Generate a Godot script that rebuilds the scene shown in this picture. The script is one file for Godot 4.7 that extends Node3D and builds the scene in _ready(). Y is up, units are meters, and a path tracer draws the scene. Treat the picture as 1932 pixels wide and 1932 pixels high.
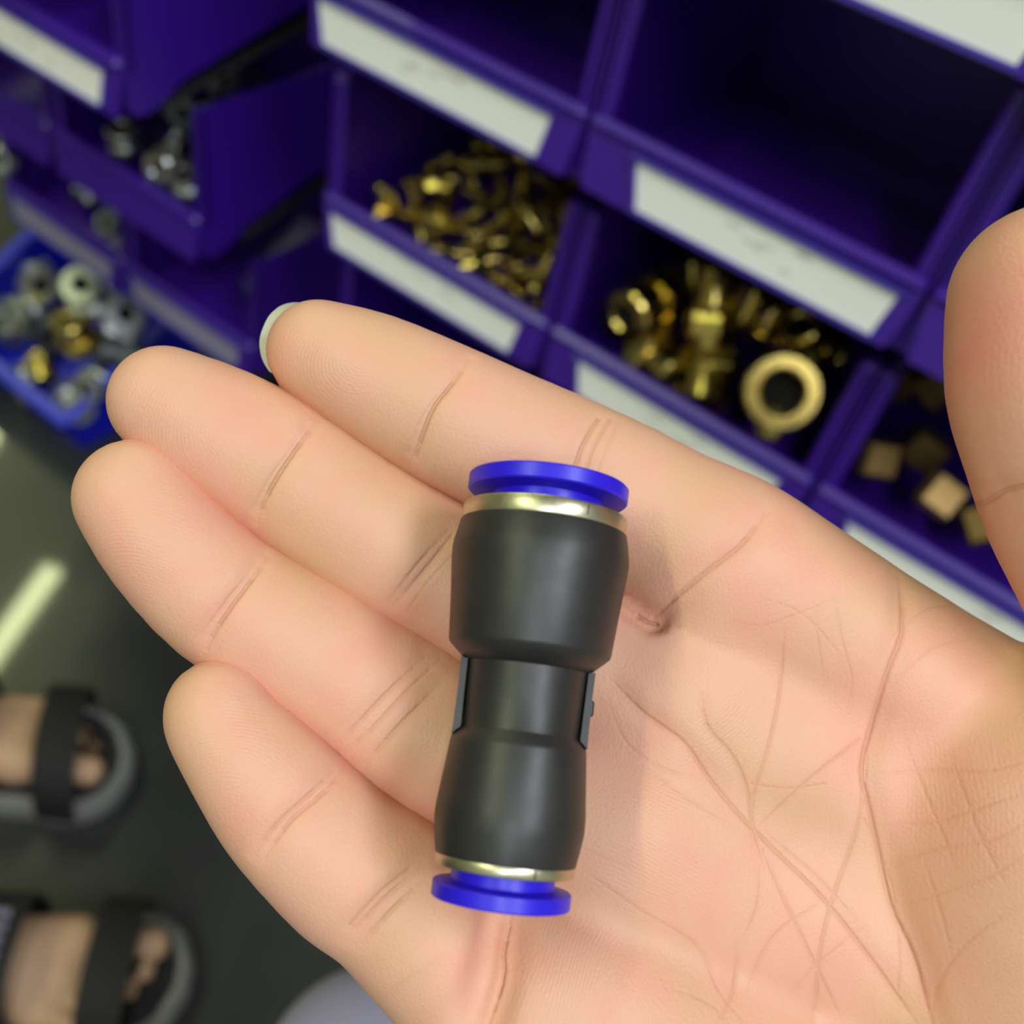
extends Node3D
# A hand holds a black push-in tube connector in front of a rack of violet parts bins; sandalled feet on the floor below.

const F := 1937.0                       # focal length in pixels of the 1932 x 1932 frame
const MID := 966.0
const ROLL := 0.03                      # the rack leans a little to one side
const EYE := Vector3(0, 0.85, 0)
var eye_basis := Basis(Vector3(0.78711, 0.20529, -0.58164), Vector3(-0.55008, 0.66024, -0.51137), Vector3(0.27904, 0.72246, 0.63261))
var rng := RandomNumberGenerator.new()
var mats := {}
var taken := {}

# ------------------------------------------------------------------ places
func at(px: float, py: float, depth: float) -> Vector3:
	return EYE + eye_basis * Vector3((px - MID) * depth / F, (MID - py) * depth / F, -depth)

func ray(px: float, py: float) -> Vector3:
	return eye_basis * Vector3(px - MID, MID - py, -F)

func on_z(px: float, py: float, z: float) -> Vector3:
	var r := ray(px, py)
	return EYE + r * ((z - EYE.z) / r.z)

func on_y(px: float, py: float, y: float) -> Vector3:
	var r := ray(px, py)
	return EYE + r * ((y - EYE.y) / r.y)

# ------------------------------------------------------------------ bookkeeping
func numbered(called: String) -> String:
	if not taken.has(called):
		taken[called] = 0
		return called
	taken[called] += 1
	return "%s_%03d" % [called, taken[called]]

func tag(o: Node, label: String, category: String, group := "", kind := "") -> Node:
	if label: o.set_meta("label", label)
	if category: o.set_meta("category", category)
	if group: o.set_meta("group", group)
	if kind: o.set_meta("kind", kind)
	return o

func thing(called: String, label: String, category: String, xf := Transform3D(), group := "") -> Node3D:
	var o := Node3D.new()
	o.name = numbered(called)
	add_child(o)
	o.transform = xf
	tag(o, label, category, group)
	return o

func part(called: String, mesh: Mesh, m: Material, parent: Node, xf := Transform3D()) -> MeshInstance3D:
	var o := MeshInstance3D.new()
	o.mesh = mesh
	o.material_override = m
	o.transform = xf
	o.cast_shadow = GeometryInstance3D.SHADOW_CASTING_SETTING_ON
	if parent == self:
		o.name = numbered(called)
		add_child(o)
	else:
		o.name = called
		parent.add_child(o, true)
	return o

func structure(called: String, mesh: Mesh, m: Material, label: String, xf := Transform3D()) -> MeshInstance3D:
	var o := part(called, mesh, m, self, xf)
	tag(o, label, called.split("_")[0], "", "structure")
	return o

# ------------------------------------------------------------------ materials
func mat(called: String, c: Color, rough: float, metal := 0.0, spec := 0.5) -> StandardMaterial3D:
	if mats.has(called):
		return mats[called]
	var m := StandardMaterial3D.new()
	m.resource_name = called
	m.albedo_color = c
	m.roughness = rough
	m.metallic = metal
	m.metallic_specular = spec
	m.cull_mode = BaseMaterial3D.CULL_DISABLED
	mats[called] = m
	return m

func noise_texture(size: int, freq: float, octaves: int, a: Color, b: Color, nseed := 1, type := FastNoiseLite.TYPE_SIMPLEX_SMOOTH) -> NoiseTexture2D:
	var n := FastNoiseLite.new()
	n.noise_type = type
	n.seed = nseed
	n.frequency = freq
	n.fractal_octaves = octaves
	var t := NoiseTexture2D.new()
	t.width = size
	t.height = size
	t.seamless = true
	t.noise = n
	var g := Gradient.new()
	g.set_color(0, a)
	g.set_color(1, b)
	t.color_ramp = g
	return t

# ------------------------------------------------------------------ simple shapes
func chamfer_box(st: SurfaceTool, xf: Transform3D, s: Vector3, c: float) -> void:
	# a box whose twelve edges are chamfered
	var h := s / 2.0
	c = minf(c, minf(h.x, minf(h.y, h.z)) * 0.9)
	var faces := []
	for ax in 3:
		var u := (ax + 1) % 3
		var v := (ax + 2) % 3
		for sg in [-1.0, 1.0]:
			var q := []
			for k in [[-1, -1], [1, -1], [1, 1], [-1, 1]]:
				var p := Vector3()
				p[ax] = sg * h[ax]
				p[u] = k[0] * (h[u] - c)
				p[v] = k[1] * (h[v] - c)
				q.append(p)
			faces.append(q)
	for ax in 3:
		var u := (ax + 1) % 3
		var v := (ax + 2) % 3
		for su in [-1.0, 1.0]:
			for sv in [-1.0, 1.0]:
				var q := []
				for k in [[-1, 0], [1, 0], [1, 1], [-1, 1]]:
					var p := Vector3()
					p[ax] = k[0] * (h[ax] - c)
					p[u] = su * (h[u] if k[1] == 0 else h[u] - c)
					p[v] = sv * (h[v] - c if k[1] == 0 else h[v])
					q.append(p)
				faces.append(q)
	for sx in [-1.0, 1.0]:
		for sy in [-1.0, 1.0]:
			for sz in [-1.0, 1.0]:
				faces.append([Vector3(sx * h.x, sy * (h.y - c), sz * (h.z - c)), Vector3(sx * (h.x - c), sy * h.y, sz * (h.z - c)), Vector3(sx * (h.x - c), sy * (h.y - c), sz * h.z)])
	for q in faces:
		poly(st, xf, q)

func poly(st: SurfaceTool, xf: Transform3D, q: Array) -> void:
	# a convex face seen from outside the origin of its own shape
	var mid := Vector3()
	for p in q: mid += p
	mid /= q.size()
	var n: Vector3 = (q[1] - q[0]).cross(q[2] - q[0])
	if n.dot(mid) < 0:
		q = q.duplicate()
		q.reverse()
		n = -n
	n = (xf.basis * n).normalized()
	for k in range(1, q.size() - 1):
		for p in [q[0], q[k + 1], q[k]]:
			st.set_normal(n)
			st.add_vertex(xf * p)

func tri(st: SurfaceTool, a: Vector3, b: Vector3, c: Vector3, na: Vector3, nb: Vector3, nc: Vector3) -> void:
	# front face towards the normals
	if (b - a).cross(c - a).dot(na + nb + nc) > 0:
		var t := b
		b = c
		c = t
		t = nb
		nb = nc
		nc = t
	st.set_normal(na); st.add_vertex(a)
	st.set_normal(nb); st.add_vertex(b)
	st.set_normal(nc); st.add_vertex(c)

func trapezoid(st: SurfaceTool, xf: Transform3D, top0: float, top1: float, low0: float, low1: float, y0: float, y1: float, z0: float, z1: float) -> void:
	# a slab whose upper edge runs from top0 to top1 and whose lower edge runs from low0 to low1
	var mid := Vector3((top0 + top1 + low0 + low1) / 4.0, (y0 + y1) / 2.0, (z0 + z1) / 2.0)
	var v := []
	for z in [z0, z1]:
		for c in [[low0, y0], [low1, y0], [top1, y1], [top0, y1]]:
			v.append(Vector3(c[0], c[1], z) - mid)
	var at_mid := xf * Transform3D(Basis(), mid)
	for f in [[0, 1, 2, 3], [4, 5, 6, 7], [0, 1, 5, 4], [1, 2, 6, 5], [2, 3, 7, 6], [3, 0, 4, 7]]:
		poly(st, at_mid, [v[f[0]], v[f[1]], v[f[2]], v[f[3]]])

func lathe(st: SurfaceTool, prof: Array, seg: int, xf := Transform3D(), sides := 0) -> void:
	# prof: Vector2(radius, height); closed by the caller. sides > 0 makes a prism of that many flats
	var n := prof.size()
	var norms := []
	for i in n - 1:
		var d: Vector2 = prof[i + 1] - prof[i]
		norms.append(Vector2(d.y, -d.x).normalized())
	var steps := sides if sides > 0 else seg
	for i in n - 1:
		if prof[i].distance_to(prof[i + 1]) < 1e-7: continue
		var n0: Vector2 = norms[i]
		var n1: Vector2 = norms[i]
		if i > 0 and norms[i - 1].dot(norms[i]) > 0.8: n0 = (norms[i - 1] + norms[i]).normalized()
		if i < n - 2 and norms[i + 1].dot(norms[i]) > 0.8: n1 = (norms[i + 1] + norms[i]).normalized()
		for k in steps:
			var a0 := TAU * k / steps
			var a1 := TAU * (k + 1) / steps
			var c0 := Vector3(cos(a0), 0, sin(a0))
			var c1 := Vector3(cos(a1), 0, sin(a1))
			var m0 := c0
			var m1 := c1
			if sides > 0:
				m0 = (c0 + c1).normalized()
				m1 = m0
			var p00: Vector3 = xf * (c0 * prof[i].x + Vector3.UP * prof[i].y)
			var p10: Vector3 = xf * (c1 * prof[i].x + Vector3.UP * prof[i].y)
			var p01: Vector3 = xf * (c0 * prof[i + 1].x + Vector3.UP * prof[i + 1].y)
			var p11: Vector3 = xf * (c1 * prof[i + 1].x + Vector3.UP * prof[i + 1].y)
			var q00 := (xf.basis * (m0 * n0.x + Vector3.UP * n0.y)).normalized()
			var q10 := (xf.basis * (m1 * n0.x + Vector3.UP * n0.y)).normalized()
			var q01 := (xf.basis * (m0 * n1.x + Vector3.UP * n1.y)).normalized()
			var q11 := (xf.basis * (m1 * n1.x + Vector3.UP * n1.y)).normalized()
			tri(st, p00, p10, p11, q00, q10, q11)
			tri(st, p00, p11, p01, q00, q11, q01)

func start() -> SurfaceTool:
	var st := SurfaceTool.new()
	st.begin(Mesh.PRIMITIVE_TRIANGLES)
	return st

func box_mesh(s: Vector3, c: float) -> ArrayMesh:
	var st := start()
	chamfer_box(st, Transform3D(), s, c)
	return st.commit()

func lathe_mesh(prof: Array, seg := 40, sides := 0) -> ArrayMesh:
	var st := start()
	lathe(st, prof, seg, Transform3D(), sides)
	return st.commit()

func slab(st: SurfaceTool, outline: PackedVector2Array, x0: float, x1: float) -> void:
	# outline in (z, y), pulled out along x
	var ids := Geometry2D.triangulate_polygon(outline)
	for x in [x0, x1]:
		var n := Vector3(signf(x - (x0 + x1) / 2.0), 0, 0)
		for k in range(0, ids.size(), 3):
			var v := []
			for j in 3:
				var o := outline[ids[k + j]]
				v.append(Vector3(x, o.y, o.x))
			tri(st, v[0], v[1], v[2], n, n, n)
	var ccw := not Geometry2D.is_polygon_clockwise(outline)
	for k in outline.size():
		var a := outline[k]
		var b := outline[(k + 1) % outline.size()]
		var d := b - a
		var n2 := Vector2(d.y, -d.x).normalized() * (1.0 if ccw else -1.0)
		var n := Vector3(0, n2.y, n2.x)
		tri(st, Vector3(x0, a.y, a.x), Vector3(x1, a.y, a.x), Vector3(x1, b.y, b.x), n, n, n)
		tri(st, Vector3(x0, a.y, a.x), Vector3(x1, b.y, b.x), Vector3(x0, b.y, b.x), n, n, n)

# ------------------------------------------------------------------ bodies: a field of tapered capsules, meshed as surface nets
class Flesh:
	var a: Array[Vector3] = []
	var ba: Array[Vector3] = []
	var inv: Array[float] = []
	var r: Array[float] = []
	var dr: Array[float] = []
	var grp: Array[int] = []
	var kin := PackedFloat32Array()        # blend within each group
	var klimb := 0.5                       # blend between limbs
	var kjoin := 6.0                       # blend of the limbs with group 0
	var ga: Array[Vector3] = []            # grooves (depth > 0) and bumps (depth < 0)
	var gb: Array[Vector3] = []
	var gdepth: Array[float] = []
	var gwide: Array[float] = []
	var use := PackedInt32Array()
	var useg := PackedInt32Array()
	var tmp := PackedFloat32Array()
	var met := Vector3()
	var met2 := Vector3()

	func bone(g: int, p: Vector3, q: Vector3, r0: float, r1: float) -> void:
		a.append(p); ba.append(q - p); inv.append(1.0 / maxf((q - p).length_squared(), 1e-6)); r.append(r0); dr.append(r1 - r0); grp.append(g)
		while kin.size() <= g: kin.append(2.0)
		use.append(a.size() - 1)
		tmp.resize(kin.size())

	func groove(p: Vector3, q: Vector3, depth: float, wide: float) -> void:
		ga.append(p); gb.append(q); gdepth.append(depth); gwide.append(wide)

	func dist(p: Vector3) -> float:
		tmp.fill(1000.0)
		for i in use:
			var pa := p - a[i]
			var h := clampf(pa.dot(ba[i]) * inv[i], 0.0, 1.0)
			var d := (pa - ba[i] * h).length() - r[i] - dr[i] * h
			var g := grp[i]
			var o := tmp[g]
			var k := kin[g]
			var e := k - absf(o - d)
			tmp[g] = minf(o, d) - (e * e / (4.0 * k) if e > 0.0 else 0.0)
		var f := 1000.0
		for g in range(1, tmp.size()):
			var d := tmp[g]
			var e := klimb - absf(f - d)
			f = minf(f, d) - (e * e / (4.0 * klimb) if e > 0.0 else 0.0)
		var b := tmp[0]
		var e2 := kjoin - absf(f - b)
		f = minf(f, b) - (e2 * e2 / (4.0 * kjoin) if e2 > 0.0 else 0.0)
		for i in useg:
			var s := gb[i] - ga[i]
			var t := clampf((p - ga[i]).dot(s) / maxf(s.length_squared(), 1e-6), 0.0, 1.0)
			var q := (p - ga[i] - s * t).length_squared() / (gwide[i] * gwide[i])
			if q < 6.0:
				f += gdepth[i] * exp(-q)
		return f

	func all() -> void:
		use = PackedInt32Array(range(a.size()))
		useg = PackedInt32Array(range(ga.size()))

	func grad(p: Vector3, e: float) -> Vector4:
		var d0 := dist(p + Vector3(e, -e, -e))
		var d1 := dist(p + Vector3(-e, -e, e))
		var d2 := dist(p + Vector3(-e, e, -e))
		var d3 := dist(p + Vector3(e, e, e))
		return Vector4(d0 - d1 - d2 + d3, -d0 - d1 + d2 + d3, -d0 + d1 - d2 + d3, (d0 + d1 + d2 + d3) / 4.0)

	func settle(p: Vector3, cell: float) -> Vector3:
		# a vertex where two limbs touch goes onto the line where their surfaces meet
		var q := p
		for turn in 3:
			var f := dist(q)
			var i := -1
			var j := -1
			for g in range(1, tmp.size()):
				if i < 0 or tmp[g] < tmp[i]:
					j = i
					i = g
				elif j < 0 or tmp[g] < tmp[j]:
					j = g
			var di := tmp[i]
			var dj := tmp[j]
			if turn == 0 and tmp[0] < dj + kjoin * 0.5: return p
			var more := f - minf(di, dj)
			if turn == 0 and (absf(di + more) > cell * 2.0 or absf(dj + more) > cell * 2.0): return p
			var e := cell * 0.2
			var gi := Vector3()
			var gj := Vector3()
			for ax in 3:
				var o := Vector3()
				o[ax] = e
				dist(q + o)
				gi[ax] = (tmp[i] - di) / e
				gj[ax] = (tmp[j] - dj) / e
			var a11 := gi.dot(gi)
			var a12 := gi.dot(gj)
			var a22 := gj.dot(gj)
			var det := a11 * a22 - a12 * a12
			if det < 0.05: return p
			var ri := di + more
			var rj := dj + more
			var step := gi * ((ri * a22 - rj * a12) / det) + gj * ((rj * a11 - ri * a12) / det)
			if step.length() > cell * 2.2: step = step.normalized() * cell * 2.2
			q -= step
			met = gi.normalized()
			met2 = gj.normalized()
		return q

	func hit(from: Vector3, dir: Vector3, far: float) -> Vector3:
		var t := 0.0
		for i in 60:
			var d := dist(from + dir * t)
			if d < 0.01: break
			t += d * 0.9
			if t > far: break
		return from + dir * t

	# vertices, normals, triangles; cell in the field's units
	func mesh(cell: float, lo: Vector3, hi: Vector3) -> Array:
		const B := 8
		var nb := Vector3i(((hi - lo) / (cell * B)).ceil())
		var n := nb * B + Vector3i.ONE
		var sx := 1
		var sy := n.x
		var sz := n.x * n.y
		var val := PackedFloat32Array()
		val.resize(n.x * n.y * n.z)
		val.fill(1000.0)
		var half := cell * B * 0.5
		var diag := half * 1.74 + cell * 1.5
		var live: Array[Vector3i] = []
		var lists := []
		var glists := []
		for bz in nb.z:
			for by in nb.y:
				for bx in nb.x:
					var c := lo + (Vector3(bx, by, bz) + Vector3.ONE * 0.5) * cell * B
					var best := 1000.0
					var ds := PackedFloat32Array()
					var bests := PackedFloat32Array()
					bests.resize(kin.size())
					bests.fill(1000.0)
					for i in a.size():
						var pa := c - a[i]
						var h := clampf(pa.dot(ba[i]) * inv[i], 0.0, 1.0)
						var d := (pa - ba[i] * h).length() - r[i] - dr[i] * h
						ds.append(d)
						best = minf(best, d)
						bests[grp[i]] = minf(bests[grp[i]], d)
					if best > diag + 4.0: continue
					var list := PackedInt32Array()
					for i in a.size():
						if ds[i] < bests[grp[i]] + half * 3.5 + kin[grp[i]] and ds[i] < best + half * 3.5 + kjoin + 2.0: list.append(i)
					var gl := PackedInt32Array()
					for i in ga.size():
						var s := gb[i] - ga[i]
						var t := clampf((c - ga[i]).dot(s) / maxf(s.length_squared(), 1e-6), 0.0, 1.0)
						if (c - ga[i] - s * t).length() < diag + gwide[i] * 2.5: gl.append(i)
					use = list
					useg = gl
					var dc := dist(c)
					if absf(dc) > diag + 3.0:
						if dc < 0:
							for z in range(bz * B, bz * B + B):
								for y in range(by * B, by * B + B):
									for x in range(bx * B, bx * B + B):
										val[x + y * sy + z * sz] = -1000.0
						continue
					live.append(Vector3i(bx, by, bz))
					lists.append(list)
					glists.append(gl)
					for z in range(bz * B, bz * B + B):
						for y in range(by * B, by * B + B):
							for x in range(bx * B, bx * B + B):
								val[x + y * sy + z * sz] = dist(lo + Vector3(x, y, z) * cell)
		var both := {}
		var index := PackedInt32Array()
		index.resize(val.size())
		index.fill(-1)
		var vs := PackedVector3Array()
		var ns := PackedVector3Array()
		var corner := [0, 1, sy, sy + 1, sz, sz + 1, sz + sy, sz + sy + 1]
		var cpos := [Vector3(0, 0, 0), Vector3(1, 0, 0), Vector3(0, 1, 0), Vector3(1, 1, 0), Vector3(0, 0, 1), Vector3(1, 0, 1), Vector3(0, 1, 1), Vector3(1, 1, 1)]
		var edges := [[0, 1], [2, 3], [4, 5], [6, 7], [0, 2], [1, 3], [4, 6], [5, 7], [0, 4], [1, 5], [2, 6], [3, 7]]
		for li in live.size():
			var b := live[li]
			use = lists[li]
			useg = glists[li]
			for z in range(b.z * B, b.z * B + B):
				for y in range(b.y * B, b.y * B + B):
					for x in range(b.x * B, b.x * B + B):
						var o := x + y * sy + z * sz
						var first := val[o] < 0.0
						var mixed := false
						for k in range(1, 8):
							if (val[o + corner[k]] < 0.0) != first:
								mixed = true
								break
						if not mixed: continue
						var sum := Vector3()
						var cnt := 0
						for ed in edges:
							var v0 := val[o + corner[ed[0]]]
							var v1 := val[o + corner[ed[1]]]
							if (v0 < 0.0) != (v1 < 0.0):
								sum += cpos[ed[0]].lerp(cpos[ed[1]], clampf(v0 / (v0 - v1), 0.0, 1.0))
								cnt += 1
						var p := lo + (Vector3(x, y, z) + sum / cnt) * cell
						var g := grad(p, cell * 0.4)
						var nn := Vector3(g.x, g.y, g.z)
						nn = nn.normalized() if nn.length() > 1e-6 else Vector3.UP
						p -= nn * clampf(g.w, -cell * 0.4, cell * 0.4)
						if kin.size() > 2:
							met = Vector3()
							p = settle(p, cell)
							if met != Vector3(): both[vs.size()] = [met, met2]
						index[o] = vs.size()
						vs.append(p)
						ns.append(nn)
		var tris := PackedInt32Array()
		var axes := [[sx, sy, sz], [sy, sz, sx], [sz, sx, sy]]
		for b in live:
			for z in range(b.z * B, b.z * B + B):
				for y in range(b.y * B, b.y * B + B):
					for x in range(b.x * B, b.x * B + B):
						if x == 0 or y == 0 or z == 0: continue
						var o := x + y * sy + z * sz
						var inside := val[o] < 0.0
						for ax in axes:
							if (val[o + ax[0]] < 0.0) == inside: continue
							var i0 := index[o]
							var i1 := index[o - ax[1]]
							var i2 := index[o - ax[1] - ax[2]]
							var i3 := index[o - ax[2]]
							if i0 < 0 or i1 < 0 or i2 < 0 or i3 < 0: continue
							if inside: tris.append_array([i0, i2, i1, i0, i3, i2])
							else: tris.append_array([i0, i1, i2, i0, i2, i3])
		if both.is_empty(): return [vs, ns, tris]
		# along the folds every side keeps its own normal
		var out := PackedInt32Array()
		var twin := {}
		for v in both:
			ns[v] = both[v][0]
			twin[v] = vs.size()
			vs.append(vs[v])
			ns.append(both[v][1])
		for k in range(0, tris.size(), 3):
			var free := Vector3()
			var n_free := 0
			for c in 3:
				if not both.has(tris[k + c]):
					free += ns[tris[k + c]]
					n_free += 1
			if n_free == 0: continue
			for c in 3:
				var v := tris[k + c]
				if both.has(v) and free.dot(both[v][1]) > free.dot(both[v][0]): v = twin[v]
				out.append(v)
		return [vs, ns, out]

func array_mesh(vs: PackedVector3Array, ns: PackedVector3Array, ids: PackedInt32Array, uvs := PackedVector2Array(), cols := PackedColorArray()) -> ArrayMesh:
	var arr := []
	arr.resize(Mesh.ARRAY_MAX)
	arr[Mesh.ARRAY_VERTEX] = vs
	arr[Mesh.ARRAY_NORMAL] = ns
	arr[Mesh.ARRAY_INDEX] = ids
	if uvs.size(): arr[Mesh.ARRAY_TEX_UV] = uvs
	if cols.size(): arr[Mesh.ARRAY_COLOR] = cols
	var m := ArrayMesh.new()
	m.add_surface_from_arrays(Mesh.PRIMITIVE_TRIANGLES, arr)
	return m

# ================================================================== the scene
func _ready() -> void:
	rng.seed = 7
	setup_view_and_light()
	make_materials()
	build_room()
	build_rack()
	build_fittings()
	build_feet()
	build_hand()
	build_connector()

func setup_view_and_light() -> void:
	var cam := Camera3D.new()
	cam.name = "camera"
	cam.keep_aspect = Camera3D.KEEP_HEIGHT
	var phys := CameraAttributesPhysical.new()
	phys.frustum_focal_length = 4.2
	phys.exposure_aperture = 1.75
	phys.frustum_focus_distance = 0.137
	phys.frustum_near = 0.01
	phys.frustum_far = 60.0
	cam.attributes = phys
	cam.near = 0.01
	cam.far = 60.0
	cam.fov = rad_to_deg(2.0 * atan(MID / F))
	add_child(cam)
	cam.transform = Transform3D(eye_basis.orthonormalized(), EYE)
	cam.current = true
	var env := Environment.new()
	env.background_mode = Environment.BG_COLOR
	env.background_color = Color(0.02, 0.02, 0.022)
	env.tonemap_mode = Environment.TONE_MAPPER_LINEAR
	env.tonemap_exposure = 0.98
	env.sdfgi_enabled = true
	env.ssao_enabled = true
	env.ssil_enabled = true
	var we := WorldEnvironment.new()
	we.name = "environment"
	we.environment = env
	add_child(we)
	# ceiling tubes: [middle, direction (degrees about y), length, energy, colour, label]
	var warm := Color(0.96, 1.0, 0.80)
	var yellow := Color(0.96, 1.0, 0.74)
	var cool := Color(0.95, 0.97, 1.0)
	tube(Vector3(-2.10, 2.58, -0.70), -66.0, 1.5, 1.1, yellow, "long yellowish ceiling tube light beyond the left end of the rack")
	tube(Vector3(-3.15, 2.58, -1.62), -66.0, 0.4, 0.5, yellow, "short yellowish ceiling tube light in the far left corner")
	tube(Vector3(-1.50, 2.58, -1.52), -66.0, 0.9, 0.8, yellow, "middle yellowish ceiling tube light above the back of the rack")
	tube(Vector3(-0.9, 2.58, 1.25), -66.0, 1.5, 2.6, warm, "yellowish ceiling tube light behind the photographer on the left")
	tube(Vector3(1.15, 2.58, 0.25), -66.0, 1.5, 3.2, cool, "white ceiling panel light over the aisle on the right", 0.32)
	tube(Vector3(0.75, 2.58, 1.7), -66.0, 1.5, 2.6, cool, "white ceiling panel light over the aisle farther back", 0.32)

func tube(p: Vector3, turn: float, length: float, energy: float, c: Color, label: String, wide := 0.08) -> void:
	var xf := Transform3D(Basis(Vector3.UP, deg_to_rad(turn)), p)
	var t := thing("ceiling_light", label, "ceiling light", xf)
	part("housing", box_mesh(Vector3(length + 0.08, 0.05, wide + 0.05), 0.01), mat("white_enamel", Color(0.85, 0.86, 0.84), 0.4), t, Transform3D(Basis(), Vector3(0, 0.03, 0)))
	var glow: StandardMaterial3D = mat("tube_glow_%s" % c.to_html(), Color(0.9, 0.9, 0.88), 0.5)
	glow.emission_enabled = true
	glow.emission = c
	glow.emission_energy_multiplier = 4.0
	part("glowing_tube", box_mesh(Vector3(length, 0.03, wide - 0.01), 0.013), glow, t, Transform3D(Basis(), Vector3(0, -0.01, 0)))
	var l := AreaLight3D.new()
	l.name = "tube_light"
	l.area_size = Vector2(length, wide)
	l.light_energy = energy
	l.light_color = c
	l.shadow_enabled = true
	l.area_range = 12.0
	l.area_attenuation = 2.0
	add_child(l, true)
	l.transform = Transform3D(xf.basis * Basis(Vector3.RIGHT, -PI / 2), p + Vector3(0, -0.03, 0))

func make_materials() -> void:
	var violet := mat("violet_plastic", Color.from_rgba8(60, 15, 152), 0.36, 0.0, 0.65)
	violet.heightmap_enabled = false
	mat("blue_plastic", Color.from_rgba8(24, 30, 205), 0.38)
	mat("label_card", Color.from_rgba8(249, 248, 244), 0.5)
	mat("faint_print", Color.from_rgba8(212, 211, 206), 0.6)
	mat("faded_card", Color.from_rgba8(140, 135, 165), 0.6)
	mat("holder_plastic", Color.from_rgba8(70, 52, 165), 0.35)
	mat("rack_steel", Color.from_rgba8(52, 52, 56), 0.5, 0.6)
	var brass := mat("brass", Color.from_rgba8(206, 184, 104), 0.28, 1.0)
	brass.roughness_texture = noise_texture(128, 0.05, 3, Color(0.6, 0.6, 0.6), Color(1, 1, 1), 5)
	brass.uv1_triplanar = true
	brass.uv1_scale = Vector3.ONE * 30
	mat("dull_brass", Color.from_rgba8(150, 122, 78), 0.4, 1.0)
	mat("zinc", Color.from_rgba8(200, 204, 202), 0.28, 1.0)
	mat("dull_steel", Color.from_rgba8(120, 122, 124), 0.4, 1.0)
	var conc := mat("floor_coating", Color.from_rgba8(56, 57, 57), 0.36)
	conc.albedo_texture = noise_texture(512, 0.01, 4, Color(0.82, 0.82, 0.82), Color(1, 1, 1), 11)
	conc.uv1_triplanar = true
	conc.uv1_world_triplanar = true
	conc.uv1_scale = Vector3.ONE * 0.7
	conc.clearcoat_enabled = true
	conc.clearcoat = 0.6
	conc.clearcoat_roughness = 0.05
	mat("wall_paint", Color.from_rgba8(205, 206, 198), 0.8)
	mat("ceiling_paint", Color.from_rgba8(215, 216, 210), 0.85)

func build_room() -> void:
	structure("floor", box_mesh(Vector3(7.2, 0.1, 6.2), 0.001), mats.floor_coating, "dark grey glossy coated floor", Transform3D(Basis(), Vector3(-0.8, -0.05, 0.2)))
	structure("ceiling", box_mesh(Vector3(7.2, 0.1, 6.2), 0.001), mats.ceiling_paint, "plain white ceiling", Transform3D(Basis(), Vector3(-0.8, 2.69, 0.2)))
	structure("wall_back", box_mesh(Vector3(7.2, 2.64, 0.1), 0.001), mats.wall_paint, "pale wall behind the rack", Transform3D(Basis(), Vector3(-0.8, 1.32, -2.85)))
	structure("wall_front", box_mesh(Vector3(7.2, 2.64, 0.1), 0.001), mats.wall_paint, "pale wall behind the photographer", Transform3D(Basis(), Vector3(-0.8, 1.32, 3.25)))
	structure("wall_left", box_mesh(Vector3(0.1, 2.64, 6.0), 0.001), mats.wall_paint, "pale wall at the left end of the room", Transform3D(Basis(), Vector3(-4.35, 1.32, 0.2)))
	structure("wall_right", box_mesh(Vector3(0.1, 2.64, 6.0), 0.001), mats.wall_paint, "pale wall at the right end of the room", Transform3D(Basis(), Vector3(2.75, 1.32, 0.2)))

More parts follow.
